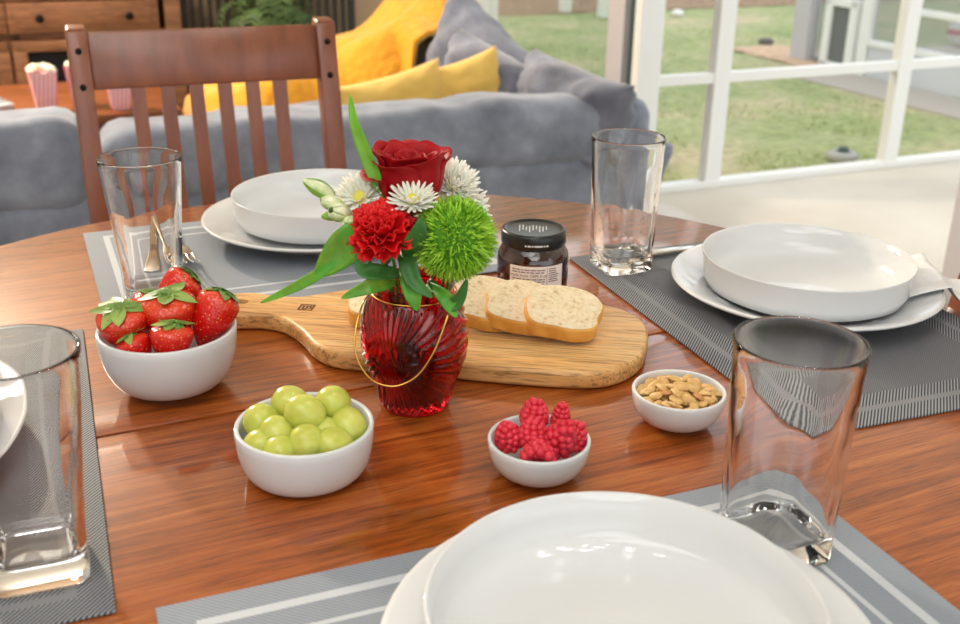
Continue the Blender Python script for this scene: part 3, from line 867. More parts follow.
# --- carnation
car = thing('carnation', 'bright red ruffled carnation at the front of the bouquet', 'flower', W(-.0735, .806, .152))
def carnation_bm():
    bm = B(); rnd = random.Random(11)
    def petal(az, el, ln, wd, seed):
        def f(u, v):
            s = u * 2 - 1
            e = el + .25 * v; 
            half = wd * (.18 + .82 * v ** .8)
            r = ln * v * (1 - .10 * s * s) + (.0016 * sin(s * 16 + seed) * v ** 4)
            ruff = .0030 * sin(s * 6.5 + seed) * v ** 2 + .0006 * sin(s * 19 + seed * 2) * v ** 3
            x = r * cos(e) - ruff * sin(e); z = r * sin(e) + ruff * cos(e); y = s * half
            return Vector((x * cos(az) - y * sin(az), x * sin(az) + y * cos(az), z))
        grid(bm, f, 15, 8)
    for lay, (n, el, ln, wd) in enumerate([(8, -.10, .0275, .0125), (9, .22, .0275, .012), (9, .52, .0270, .011), (8, .82, .0265, .0105), (7, 1.1, .0265, .009), (4, 1.35, .0265, .008)]):
        for k in range(n): petal(2 * pi * (k + .5 * (lay % 2)) / n + rnd.uniform(-.2, .2), el + rnd.uniform(-.1, .1), ln * rnd.uniform(.94, 1.06), wd, rnd.uniform(0, 6))
    return bm
o = obj('petals', carnation_bm(), M['carnation'], car); o.rotation_euler = (radians(32), radians(-6), 0); o.location = (0, .006, .004)
md = o.modifiers.new('thickness', 'SOLIDIFY'); md.thickness = .0003
bm = B(); tube(bm, [(0, .010, -.002), (0, .016, -.020)], lambda t: .0062 - .002 * t, 12); obj('calyx', bm, M['stem'], car)
stem(car, W(-.0735, .820, .134), FT + Vector((-.006, -.006, 0)))
# --- green dianthus
puff = thing('green_dianthus', 'round shaggy bright green dianthus ball right of the carnation', 'flower', W(-.0205, .815, .153))
def puff_bm():
    bm = B(); rnd = random.Random(4); n = 2300
    for k in range(n):
        z = 1 - 2 * (k + .5) / n; a = k * 2.399963; r = sqrt(1 - z * z)
        d = Vector((r * cos(a), r * sin(a), z)); d = (d + Vector((rnd.gauss(0, .10), rnd.gauss(0, .10), rnd.gauss(0, .10)))).normalized()
        t = d.cross(Vector((rnd.gauss(0, 1), rnd.gauss(0, 1), rnd.gauss(0, 1)))).normalized(); s = d.cross(t)
        R1 = .0335 * rnd.uniform(.93, 1.06); bend = s * rnd.uniform(.0, .0055)
        p0, p1, p2 = d * .0225, d * (.0225 + (R1 - .0225) * .6) + bend * .3, d * R1 + bend
        w = .00074
        vs = [bm.verts.new(p0 - t * w * .7), bm.verts.new(p0 + t * w * .7), bm.verts.new(p1 - t * w), bm.verts.new(p1 + t * w), bm.verts.new(p2)]
        m = bm.verts.new(p1 + s * w * .8)
        bm.faces.new((vs[0], vs[1], vs[3], vs[2])); bm.faces.new((vs[2], m, vs[4])); bm.faces.new((m, vs[3], vs[4])); bm.faces.new((vs[2], vs[3], m))
    return bm
obj('bristles', puff_bm(), M['puff'], puff)
obj('core', ball(B(), (0, 0, 0), .0262, 3), M['puff_core'], puff)
stem(puff, W(-.022, .818, .128), FT + Vector((.010, -.002, 0)))
# --- white chrysanthemums
def mum_bm(R0, layers, seed):
    bm = B(); rnd = random.Random(seed)
    for n, el, ln in layers:
        for k in range(n):
            az = 2 * pi * (k + rnd.uniform(-.25, .25)) / n; e0 = el + rnd.uniform(-.12, .12); l = R0 * ln * rnd.uniform(.9, 1.06); wd = R0 * .085
            def f(u, v):
                s = u * 2 - 1; e = e0 + .5 * v * v * .4
                half = wd * (.4 + .6 * sin(pi * min(1, .15 + v * .75))) * (1 if v < .97 else .5)
                x = l * v * cos(e) + .1 * R0; z = l * v * sin(e) + abs(s) * half * .5; y = s * half
                return Vector((x * cos(az) - y * sin(az), x * sin(az) + y * cos(az), z))
            grid(bm, f, 3, 6)
    return bm
def mum(lab, c, axis, R0, seed, layers=None):
    t = thing('white_chrysanthemum', lab, 'flower', c, group='white chrysanthemums in the bouquet')
    e = frame_from_axis(axis)
    o = obj('petals', mum_bm(R0, layers or [(22, .05, 1), (20, .32, .95), (16, .62, .82), (10, .95, .6)], seed), M['daisy'], t, (0, 0, 0), e)
    md = o.modifiers.new('thickness', 'SOLIDIFY'); md.thickness = .0004
    obj('flower_eye', ball(B(), (0, 0, R0 * .12), R0 * .30, 3, (1, 1, .55)), M['daisy_eye'], t, (0, 0, 0), e)
    stem(t, c, FT + Vector((random.uniform(-.01, .01), random.uniform(-.008, .01), .002)), .0013); return t
mum('white chrysanthemum just below the rose with yellow centre', W(-.0520, .818, .181), (0, -.45, 1), .0190, 1)
mum('white chrysanthemum left of the rose with yellow centre facing the camera', W(-.0940, .842, .176), (-.15, -.9, .6), .0200, 2)
mum('white chrysanthemum right of the rose, upper of two', W(-.0230, .872, .178), (.35, -.5, .8), .0230, 3, [(22, .05, 1), (20, .32, .95), (18, .62, .86), (14, .95, .7), (8, 1.3, .6)])
mum('white chrysanthemum right of the rose, lower of two beside the green ball', W(-.0125, .868, .160), (.6, -.5, .4), .0215, 4, [(22, .05, 1), (20, .32, .95), (18, .62, .86), (14, .95, .7), (8, 1.3, .6)])
# --- alstroemeria
als = thing('alstroemeria', 'pale green and white lily buds on the left of the bouquet', 'flower', W(-.100, .832, .172))
def bud_bm(l, w, openv=0.0):
    bm = B()
    for k in range(6):
        a0 = 2 * pi * k / 6
        def f(u, v):
            s = u * 2 - 1; r = w * (sin(pi * min(1, .1 + v * .85)) ** .8) * (1 + openv * v * v * 2)
            a = a0 + s * .62 * (1 - .5 * v * openv)
            return Vector((r * cos(a), r * sin(a), l * v))
        grid(bm, f, 5, 9)
    return bm
for (p, ax, l, w, op, mt) in [((-.112, .828, .181), (-.85, -.15, .50), .026, .0062, 0.0, 'bud'), ((-.104, .826, .174), (-.75, -.35, .30), .020, .0050, .3, 'bud'), ((-.103, .826, .168), (-.9, -.2, -.05), .019, .0042, .1, 'bud_green'),
                              ((-.100, .828, .166), (-.5, -.6, .35), .022, .0056, .55, 'bud'), ((-.095, .822, .163), (-.2, -.7, .1), .018, .005, .5, 'bud')]:
    o = obj('bud', bud_bm(l, w, op), M[mt], als, W(*p) - als.location, frame_from_axis(ax)); md = o.modifiers.new('thickness', 'SOLIDIFY'); md.thickness = .0004
    if mt == 'bud' and l > .024:
        bm = B()
        for k in range(3):
            a0 = k * 2.1 + .4
            grid(bm, lambda u, v: Vector((1.12 * w * (sin(pi * min(1, .1 + v * .85)) ** .8) * cos(a0 + (u * 2 - 1) * .30), 1.12 * w * (sin(pi * min(1, .1 + v * .85)) ** .8) * sin(a0 + (u * 2 - 1) * .30), l * v)), 4, 9)
        obj('sepal', bm, M['bud_green'], o)
stem(als, W(-.098, .832, .170), FT + Vector((-.010, .004, 0)))
leaf(als, [(-.060, .834, .165), (-.078, .836, .188), (-.088, .836, .212), (-.096, .836, .236), (-.0985, .836, .257)], .0108, cup=.3, up=(0, -1, .15))
leaf(als, [(-.090, .806, .166), (-.098, .802, .155), (-.110, .800, .141), (-.124, .799, .127)], .028, cup=.25, up=(.3, -1, .35))
leaf(als, [(-.108, .801, .140), (-.122, .799, .129), (-.142, .799, .117), (-.168, .800, .104)], .009, cup=.2, up=(0, -1, .3))
# --- leaves round the neck
green = thing('leaf_sprig', 'dark green leaves hanging over the vase rim', 'leaves', W(-.055, .83, .115))
leaf(green, [(-.062, .822, .140), (-.056, .808, .138), (-.050, .800, .124), (-.036, .797, .112)], .015, 'leaf_dark', cup=.3, up=(0, -1, .4))
leaf(green, [(-.060, .822, .132), (-.054, .806, .126), (-.051, .800, .114), (-.048, .799, .100)], .017, 'leaf', cup=.35, up=(0, -1, .1))
leaf(green, [(-.060, .825, .120), (-.076, .808, .128), (-.088, .801, .132), (-.094, .800, .142)], .014, 'leaf_dark', cup=.3, up=(0, -.9, .6))
leaf(green, [(-.066, .826, .112), (-.080, .806, .118), (-.088, .801, .117), (-.106, .800, .109)], .013, 'leaf', cup=.3, up=(0, -1, .3))
leaf(green, [(-.040, .826, .116), (-.024, .806, .104), (-.016, .802, .110), (-.010, .802, .126)], .012, 'leaf_dark', cup=.3, up=(.2, -1, .3))
leaf(green, [(-.042, .826, .112), (-.028, .806, .110), (-.022, .803, .102), (-.018, .802, .094)], .012, 'leaf', cup=.3, up=(.1, -1, .2))
leaf(green, [(-.056, .822, .134), (-.052, .800, .150), (-.046, .794, .164), (-.044, .794, .176)], .016, 'leaf_dark', cup=.3, up=(0, -1, .1))
for x, y in ((-.07, .815), (-.064, .812), (-.078, .816)):
    bm = B(); tube(bm, spline([W(x, y, .146), W(x + .004, y + .008, .125), W(x * .6 - .022, .836, .09), FT], 6), .0014, 8); obj('stem', bm, M['stem'], green, -green.location)

# ================================================================== CUTLERY
def fork():
    t = thing('table_fork', 'steel fork leaning behind the tumbler with its tines towards the camera', 'fork')
    bm = B()
    pr = [(0, .0075, .003), (.02, .008, .0035), (.06, .0045, .005), (.10, .0032, .006), (.118, .0045, .006), (.128, .010, .0045), (.142, .0125, .003), (.150, .0125, .0035)]
    rows = []
    for x, w, z in pr:
        rows.append([bm.verts.new((x, s * w, z + dz)) for s, dz in ((-1, 0), (-.5, .0012), (.5, .0012), (1, 0), (.5, -.0012), (-.5, -.0012))])
    for A, C in zip(rows, rows[1:]):
        for k in range(6): bm.faces.new((A[k], A[(k + 1) % 6], C[(k + 1) % 6], C[k]))
    bm.faces.new(rows[0][::-1]); bm.faces.new(rows[-1])
    for k in range(4):
        y = -.0102 + k * .0068
        tube(bm, spline([(.148, y, .0035), (.165, y, .0045), (.180, y, .0075), (.192, y, .011)], 5), lambda q: .0017 - .0008 * q, 8)
    bmesh.ops.recalc_face_normals(bm, faces=bm.faces)
    obj('fork_body', bm, M['steel'], t, auto=50); return t
f = fork(); f.location = (-.394, 1.2550, ZM + .010); f.rotation_euler = (radians(0), radians(1.5), atan2(1.081 - 1.255, -.3144 + .394))
# spoon-shaped wide handle of the knife that shows through the tumbler
def knife(lab):
    t = thing('table_knife', lab, 'knife')
    bm = B(); pts = [(0, -.006), (.004, -.0095), (.03, -.009), (.07, -.0065), (.098, -.0055), (.098, .0055), (.07, .0065), (.03, .009), (.004, .0095), (0, .006)]
    prism(bm, pts, 0, .0055, .0018); obj('handle', bm, M['steel'], t, auto=50)
    bm = B(); pts = [(.096, -.0055), (.15, -.009), (.19, -.0095), (.212, -.004), (.216, .004), (.15, .0065), (.096, .0052)]
    prism(bm, pts, .0018, .0034, .0); obj('blade', bm, M['steel'], t, smooth=False); return t
k1 = knife('steel knife lying flat behind the tumbler on the grey placemat by the chair'); k1.location = (-.354, 1.072, ZM); k1.rotation_euler = (0, 0, atan2(.165, -.042))
k2 = knife('steel knife lying behind the jam-side tumbler, its end at the plate with napkin'); k2.location = (.1610, 1.1570, ZM); k2.rotation_euler = (0, 0, radians(20.5))

# ================================================================== NAPKIN
nap = thing('napkin', 'white cloth napkin draped over the rim of the plate beside the napkin bowl', 'napkin', (.3362, 1.0375, ZM))
def nap_f(u, v):
    s = .084 + u * .150; tt = -.030 + v * .105
    z = .0115 + .018 * (min(1, max(0, (s - .086) / .05)) ** .8) if s < .138 else .0295 - .0275 * min(1, ((s - .138) / .030)) ** .7 * 1.0
    z += .0016 * sin(tt * 110 + s * 40) * (1 if .09 < s < .2 else .3) + .0012
    a = radians(-6) + tt * 2.2 * max(0, (.14 - s) / .06)
    rr = sqrt(s * s + tt * tt * .2)
    return Vector((s * cos(radians(-6)) - tt * sin(radians(-6)) * 1, s * sin(radians(-6)) + tt * cos(radians(-6)), max(z, .0012)))
bm = B(); grid(bm, nap_f, 40, 26)
o = obj('cloth', bm, M['cloth'], nap); md = o.modifiers.new('thickness', 'SOLIDIFY'); md.thickness = .0012; md.offset = 1

# ================================================================== CHAIRS
def chair():
    t = thing('dining_chair', 'brown wooden slat-back dining chair behind the table', 'chair')
    rk = tan(radians(12)); ZT = .9255; PX = .205
    def yb(z): return .20 + max(0, z - .45) * rk + max(0, .45 - z) * .10
    for sx in (-1, 1):
        bm = B()
        zs = [0, .2, .42, .50, .70, .86, ZT - .008, ZT]
        rows = []
        for z in zs:
            y = yb(z); dw = .0165; dd = .019
            if z == ZT: dw -= .003; dd -= .003
            rows.append([bm.verts.new((sx * PX + q[0] * dw, y + q[1] * dd, z - (.003 if q[1] < 0 and z == ZT else 0))) for q in ((-1, -1), (1, -1), (1, 1), (-1, 1))])
        for A, C in zip(rows, rows[1:]):
            for k in range(4): bm.faces.new((A[k], A[(k + 1) % 4], C[(k + 1) % 4], C[k]))
        bm.faces.new(rows[0][::-1]); bm.faces.new(rows[-1])
        bmesh.ops.bevel(bm, geom=[e for e in bm.edges], offset=.003, segments=2, profile=.5, affect='EDGES')
        p = obj('back_post', bm, M['chair'], t, auto=40)
        for z in (ZT - .038, ZT - .094):
            bm = B(); tube(bm, [(sx * PX, yb(z) - .016, z), (sx * PX, yb(z) - .0212, z)], .0052, 14); 
            ball(bm, (sx * PX, yb(z) - .0212, z), .0046, 2, (1, .4, 1))
            obj('bolt', bm, M['dark_metal'], p)
        bm = B(); tube(bm, [(sx * .195, -.20, 0), (sx * .2, -.2, .43)], lambda q: .015 + .008 * q, 4); obj('front_leg', bm, M['chair'], t, smooth=False)
        bm = box(B(), (sx * .2, 0, .20), (.018, .38, .03), .003); obj('side_stretcher', bm, M['chair'], t, auto=40)
    zc = ZT - .057
    Mr = Matrix.Translation((0, yb(zc) + .002, zc)) @ Matrix.Rotation(-radians(12), 4, 'X')
    obj('top_rail', box(B(), (0, 0, 0), (2 * PX - .03, .020, .0925), .004, 2, Mr), M['chair'], t, auto=40)
    zl = .56
    Ml = Matrix.Translation((0, yb(zl), zl)) @ Matrix.Rotation(-radians(12), 4, 'X')
    obj('lower_rail', box(B(), (0, 0, 0), (2 * PX - .03, .020, .04), .003, 2, Ml), M['chair'], t, auto=40)
    for k in range(6):
        x = (-2.5 + k) * .0475
        bm = B(); zz = [(.575, 0), (.64, .004), (.70, .005), (.77, .003), (.83, 0)]
        rows = []
        for z, c in zz: rows.append([bm.verts.new((x + a * .0115, yb(z) + .001 + c + d * .006, z)) for a, d in ((-1, -1), (1, -1), (1, 1), (-1, 1))])
        for A, C in zip(rows, rows[1:]):
            for q in range(4): bm.faces.new((A[q], A[(q + 1) % 4], C[(q + 1) % 4], C[q]))
        bm.faces.new(rows[0][::-1]); bm.faces.new(rows[-1])
        obj('slat', bm, M['chair'], t, auto=40)
    obj('seat', rbox(B(), (0, -.01, .445), (.225, .215, .016), .014, (14, 14, 6)), M['chair'], t)
    obj('apron', box(B(), (0, -.19, .40), (.38, .02, .05), .002), M['chair'], t, auto=40)
    return t
ch = chair(); ca = radians(22.1)
ch.location = (-.3610, 1.5650, 0); ch.rotation_euler = (0, 0, ca)
dup(ch, (.4420, .9220, 0), (0, 0, radians(-68)), 'brown wooden dining chair at the right edge beside the napkin')

# ================================================================== SOFA
sofa = thing('sectional_sofa', 'grey velvet corner sofa seen from behind', 'sofa', hp(.0, 2.4), TH)
# local x = along the house axis a, local y = b - 2.4
def lean(v): return (v[0], v[1], v[2])
bm = B(); rbox(bm, (.23, .12, .272), (1.43, .10, .220), .035, (60, 8, 14), .004, 5, 1.0,
     warp=lambda v: (v[0] + (.0 if v[0] < 1.2 else -(.215 - v[2]) * .35 * min(1, (v[0] - 1.2) / .17)), v[1], v[2]))
obj('back_frame', bm, M['sofa'], sofa)
for x0, x1, hz, zc_, sd in ((-1.15, .130, .098, .566, 2.0), (.150, 1.515, .083, .545, 7.0)):
    hw = (x1 - x0) / 2
    bm = B(); rbox(bm, (x0 + hw, .105, zc_), (hw, .105, hz), .060, (46, 14, 12), .014, 6, sd,
                   warp=lambda v, hw=hw: (v[0], v[1], v[2] + .006 * cos(v[0] / hw * 1.5) + .005 * sin(v[0] * 9)))
    obj('back_cushion', bm, M['sofa'], sofa)
obj('seat_base', rbox(B(), (.10, .62, .15), (1.27, .42, .13), .03, (30, 16, 8)), M['sofa'], sofa)
bm = B(); rbox(bm, (-.55, .62, .345), (.62, .40, .075), .05, (24, 20, 8), .006, 5, 3); obj('seat_cushion', bm, M['sofa'], sofa)
bm = B(); rbox(bm, (.70, .62, .345), (.60, .40, .075), .05, (24, 20, 8), .006, 5, 4); obj('seat_cushion', bm, M['sofa'], sofa)
obj('chaise_base', rbox(B(), (1.02, 1.20, .15), (.42, .48, .13), .03, (16, 20, 8)), M['sofa'], sofa)
bm = B(); rbox(bm, (.96, 1.15, .345), (.36, .45, .075), .05, (20, 24, 8), .006, 5, 5); obj('seat_cushion', bm, M['sofa'], sofa)
bm = B(); rbox(bm, (1.50, .86, .36), (.09, .84, .255), .07, (10, 40, 14), .012, 6, 6); obj('side_back', bm, M['sofa'], sofa)
for k in range(4):
    bm = B(); tube(bm, [((-1.0, 1.3)[k % 2], (.1, .95)[k // 2], .0), ((-1.0, 1.3)[k % 2], (.1, .95)[k // 2], .03)], .03, 12); obj('foot', bm, M['black'], sofa)

def cushion(name, lab, cat, mat, a, b, z, rz, tilt, w, h, t, seed, group=None, roll=0.0, nz=.012):
    o = obj(name, pillow(B(), w, h, t, 28, nz, seed), M[mat], None, hp(a, b, z))
    o.rotation_euler = (Matrix.Rotation(TH + rz, 3, 'Z') @ Matrix.Rotation(tilt, 3, 'X') @ Matrix.Rotation(roll, 3, 'Y')).to_euler()
    return tag(o, lab, cat, group)
G1 = 'loose grey cushions along the sofa side by the window'
cushion('grey_cushion', 'tall grey cushion with raised corner beside the mustard blanket', 'cushion', 'sofa_dark', 1.335, 3.24, .408, radians(-74), radians(-8), .50, .36, .22, 1, G1, radians(24), .03)
cushion('grey_cushion', 'slumped grey cushion behind the yellow cushions', 'cushion', 'sofa_dark', 1.270, 2.93, .42, radians(-76), radians(-10), .44, .28, .22, 4, G1, radians(10), .03)
cushion('grey_cushion', 'long folded grey cushion nearest the corner of the sofa by the window', 'cushion', 'sofa_dark', 1.385, 2.60, .44, radians(-80), radians(-8), .46, .25, .22, 9, G1, radians(5), .03)
G2 = 'yellow cushions on the sofa'
cushion('yellow_cushion', 'yellow cushion behind the bouquet, corner pointing up to the right', 'cushion', 'yellow', .985, 2.77, .415, radians(6), radians(-10), .34, .25, .13, 3, G2, radians(-10))
cushion('yellow_cushion', 'yellow cushion nearer the window with a tall upright corner', 'cushion', 'yellow', 1.215, 2.775, .415, radians(-12), radians(-10), .26, .28, .12, 6, G2, radians(-16))

# mustard blanket over the far end of the sofa
def blanket(u, v):
    # u: from the window side (a=1.5) to the room (a=.5); v: from far to near
    prof = [(1.62, .55), (1.54, .68), (1.45, .755), (1.34, .735), (1.22, .640), (1.08, .555), (.92, .515), (.76, .490), (.62, .46), (.56, .40), (.545, .25), (.54, .12)]
    t = u * (len(prof) - 1); i = min(len(prof) - 2, int(t)); q = t - i
    a = prof[i][0] * (1 - q) + prof[i + 1][0] * q; z = prof[i][1] * (1 - q) + prof[i + 1][1] * q
    b = 4.05 - .50 * v
    z -= max(0, v - .62) ** 1.5 * (1.15 if a < 1.28 else .35) + max(0, .2 - v) * .3
    z += .014 * sin(a * 21 + b * 9) + .016 * noise.noise(Vector((a * 7, b * 7, 3.3))) + .006 * noise.noise(Vector((a * 24, b * 24, 1)))
    b += .02 * sin(a * 14)
    return hp(a, b, z)
bm = B(); grid(bm, blanket, 90, 40)
o = obj('blanket', bm, M['knit']); md = o.modifiers.new('thickness', 'SOLIDIFY'); md.thickness = .018
tag(o, 'mustard yellow knitted blanket over the far end of the sofa', 'blanket')
# ================================================================== COFFEE TABLE, POPCORN
ct = thing('coffee_table', 'brown wooden coffee table carrying the popcorn boxes', 'table', hp(.03, 4.00), TH)
obj('tabletop', box(B(), (0, 0, .405), (.95, .66, .03), .006), M['coffee'], ct, auto=40)
obj('apron', box(B(), (0, 0, .355), (.85, .56, .068), .004), M['coffee'], ct, auto=40)
for sx in (-1, 1):
    for sy in (-1, 1): obj('leg', box(B(), (sx * .41, sy * .27, .16), (.06, .06, .32), .006), M['coffee'], ct, auto=40)
def popcorn(lab, a, b, rz, seed):
    t = thing('popcorn_box', lab, 'popcorn box', hp(a, b, .4205), TH + rz, 'striped popcorn boxes')
    bm = B(); h = .140
    lo = [bm.verts.new((x * .028, y * .028, 0)) for x, y in ((-1, -1), (1, -1), (1, 1), (-1, 1))]
    hi = []
    for k in range(4):
        c0 = Vector(((-1, -1), (1, -1), (1, 1), (-1, 1))[k]); c1 = Vector(((-1, -1), (1, -1), (1, 1), (-1, 1))[(k + 1) % 4])
        for q in range(6):
            p = c0.lerp(c1, q / 6); hi.append(bm.verts.new((p.x * .043, p.y * .043, h - .010 * (.5 - .5 * cos(2 * pi * q / 6)))))
    bm.faces.new(lo[::-1])
    for k in range(4):
        ring = [lo[k], lo[(k + 1) % 4]] + [hi[(6 * k + q) % 24] for q in range(6, -1, -1)]
        bm.faces.new(ring)
    bm.faces.new(hi)
    obj('paper_box', bm, M['stripe'], t, smooth=False)
    bm = B(); rnd = random.Random(seed)
    for k in range(46):
        x, y = rnd.uniform(-.036, .036), rnd.uniform(-.036, .036)
        ball(bm, (x, y, h - .006 + .020 * (1 - (x * x + y * y) / .0026) * rnd.uniform(.5, 1)), rnd.uniform(.007, .0105), 2, (1, rnd.uniform(.7, 1), rnd.uniform(.7, 1)))
    tag(obj('popcorn', bm, M['popcorn'], t), 'heap of pale popcorn', kind='stuff')
popcorn('striped popcorn box nearest the left edge of the picture', .085, 3.775, .1, 1)
popcorn('striped popcorn box half hidden behind the left chair post', .205, 3.84, -.2, 2)
popcorn('striped popcorn box seen through the chair slats', .315, 3.745, .05, 3)
rem = thing('remote_control', 'small pale remote control at the left end of the coffee table', 'remote', hp(-.055, 3.90, .4205), TH + .3)
obj('case', box(B(), (0, 0, .011), (.05, .15, .022), .006), plain('remote_grey', (190, 196, 202), rough=.4), rem, auto=40)
bm = B()
for i in range(3):
    for j in range(5): box(bm, (-.013 + i * .013, -.05 + j * .022, .0225), (.008, .010, .002))
obj('buttons', bm, M['black'], rem, smooth=False)

# ================================================================== CONSOLE
con = thing('tv_console', 'brown rustic wooden console with drawers and dark open shelf', 'cabinet', hp(.02, 5.0), TH)
w = 1.40; x0, x1 = -w / 2, w / 2; yf = 0; dp = .38
bm = B()
box(bm, (0, dp / 2, .665), (w + .04, dp + .02, .03), .004)             # top
box(bm, (0, dp / 2, .05), (w, dp, .05), .003)
box(bm, (0, dp - .01, .355), (w, .016, .59))
for x in (x0 + .035, x1 - .035): box(bm, (x, dp / 2, .35), (.07, dp, .62), .003)
box(bm, (0, dp / 2, .498), (w - .06, dp - .02, .030), .002)
box(bm, (-.0, dp / 2, .35), (.05, dp - .02, .60), .002)
obj('carcass', bm, M['console'], con, auto=40)
for cx in (-.325, .295):
    d = obj('drawer', box(B(), (cx, -.004, .580), (.615, .022, .125), .003), M['console'], con, auto=40)
    obj('drawer_panel', box(B(), (cx, -.017, .578), (.56, .006, .085), .002), M['console'], d, auto=40)
    for kx in (-.182, .182):
        bm = B(); tube(bm, [(cx + kx, -.018, .578), (cx + kx, -.034, .578)], .007, 12); ball(bm, (cx + kx, -.038, .578), .018, 3, (1, .6, 1)); obj('knob', bm, M['dark_metal'], d)
    bm = B()
    for (x, z, ww, hh) in ((cx, .462, .60, .045), (cx, .10, .60, .05), (cx - .275, .28, .055, .36), (cx + .275, .28, .055, .36)): box(bm, (x, -.002, z), (ww, .02, hh), .002)
    d = obj('door_frame', bm, M['console'], con, auto=40)
    obj('door_glass', box(B(), (cx, .004, .28), (.50, .004, .33)), plain('dark_glass', (22, 18, 18), rough=.12), d, smooth=False)

# slatted dark screen and plant by the far wall
scr = thing('slatted_screen', 'dark metal slatted screen against the far wall', 'screen', hp(1.16, 5.18), TH)
bm = B(); box(bm, (0, 0, .88), (.82, .03, .03)); box(bm, (0, 0, .05), (.82, .03, .03)); box(bm, (-.40, 0, .45), (.03, .03, .86)); box(bm, (.40, 0, .45), (.03, .03, .86)); obj('frame', bm, M['black'], scr, smooth=False)
for k in range(19): obj('slat', box(B(), (-.36 + k * .04, 0, .46), (.020, .016, .82)), M['black'], scr, smooth=False)
fern = thing('potted_fern', 'green arching fern in a dark pot before the slatted screen', 'plant', hp(1.08, 4.80), TH)
obj('pot', lathe(B(), [(0, 0), (.09, 0), (.11, .28), (.12, .42), (.105, .42), (.10, .36), (0, .36)], 32), M['pot'], fern)
bm = B(); rnd = random.Random(8)
for k in range(34):
    a = 2 * pi * k / 34 + rnd.uniform(-.15, .15); ln = rnd.uniform(.16, .27); h = rnd.uniform(.22, .42)
    path = spline([(0, 0, .36), (.35 * ln * cos(a), .35 * ln * sin(a), .36 + h * .8), (.8 * ln * cos(a), .8 * ln * sin(a), .36 + h * .85), (ln * cos(a), ln * sin(a), .36 + h * .45)], 6)
    for i, p in enumerate(path[2:]):
        t = (path[min(len(path) - 1, i + 3)] - path[i + 1]).normalized(); s = Vector((-sin(a), cos(a), 0))
        for sg in (-1, 1):
            l = .045 * sin(pi * (i + 2) / (len(path) + 2)) + .006; q = p + s * sg * l + t * .012 - Vector((0, 0, .008))
            v = [bm.verts.new(p + t * .005), bm.verts.new(q + t * .004), bm.verts.new(q - t * .002), bm.verts.new(p - t * .005)]; bm.faces.new(v)
tag(obj('fronds', bm, M['fern'], fern), None, kind='stuff')

# ================================================================== ROOM
def struct(name, bm, mat, rotz=TH, smooth=False):
    o = obj(name, bm, mat, None, (0, 0, 0), (0, 0, rotz), smooth=smooth); o['kind'] = 'structure'; return o
AW = 2.15; CH = 2.55
struct('floor', box(B(), (-.55, 1.0, -.05), (5.6, 8.5, .1)), M['floor'])
struct('ceiling', box(B(), (-.55, 1.0, CH + .05), (5.6, 8.5, .1)), M['ceiling'])
struct('wall_far', box(B(), (-.6, 5.31, CH / 2), (5.6, .1, CH)), M['wall'])
struct('wall_left', box(B(), (-3.3, 1.0, CH / 2), (.1, 8.5, CH)), M['wall_white'])
# window wall: header, piece at the far end, pier near the dining place
bm = B(); box(bm, (AW + .05, 1.0, 2.35), (.1, 8.5, .4)); box(bm, (AW + .05, 5.235, 1.1), (.1, .07, 2.2)); box(bm, (AW + .05, .30, 1.1), (.1, 3.0, 2.2)); struct('wall_right', bm, M['wall_white'])
# unseen back wall, its wide opening shaped to let sky light in
bm = B(); box(bm, (-.55, -3.2, 2.40), (5.6, .1, .3)); box(bm, (-.55, -3.2, .2), (5.6, .1, .4)); box(bm, (-3.0, -3.2, 1.2), (.6, .1, 2.4)); struct('wall_back', bm, M['wall_white'])
# the fixed window behind the sofa
w1 = empty('window_1', (0, 0, 0), (0, 0, TH)); w1['kind'] = 'structure'
bm = B(); box(bm, (AW + .05, 5.08, 1.1), (.10, .24, 2.2)); box(bm, (AW + .05, 4.32, .05), (.1, 1.5, .1)); box(bm, (AW + .05, 4.32, 2.12), (.1, 1.5, .08)); obj('window_frame', bm, M['white_paint'], w1, smooth=False)
obj('window_stile', box(B(), (AW + .05, 3.645, 1.1), (.10, .12, 2.2), .004), M['grey_frame'], w1, smooth=False)
obj('window_pane', box(B(), (AW + .05, 4.33, 1.1), (.006, 1.26, 2.0)), M['pane'], w1, smooth=False)
obj('window_gasket', box(B(), (AW + .06, 3.567, 1.1), (.06, .035, 2.2)), M['gasket'], w1, smooth=False)
struct('door_1', box(B(), (AW + .05, 1.855, 1.1), (.10, .11, 2.2), .004), M['grey_frame'])

# ================================================================== OUTSIDE
struct('ground_lawn', box(B(), (3.0, 7.0, -.13), (40, 40, .1)), M['lawn'])
struct('patio_floor', box(B(), (5.25, 1.50, -.045), (6.0, 4.06, .09)), M['concrete'])
enc = thing('screen_enclosure', 'white aluminium screen frame around the patio', 'screen enclosure', (0, 0, 0), TH)
for a, wd in ((2.212, .10), (2.550, .075), (3.485, .075), (4.420, .075), (5.355, .075), (6.290, .075)):
    bm = B(); box(bm, (a, 3.503, 1.2), (wd, .05, 2.4), .003)
    if wd > .1: box(bm, (a + .02, 3.473, 1.2), (.02, .03, 2.4))
    obj('post', bm, M['white_paint'], enc, smooth=False)
obj('sill', box(B(), (5.25, 3.503, .014), (6.1, .06, .028), .003), M['white_paint'], enc, smooth=False)
obj('rail', box(B(), (5.25, 3.503, .442), (6.1, .040, .040), .003), M['white_paint'], enc, smooth=False)
obj('head_rail', box(B(), (5.25, 3.503, 2.38), (6.1, .05, .06), .003), M['white_paint'], enc, smooth=False)

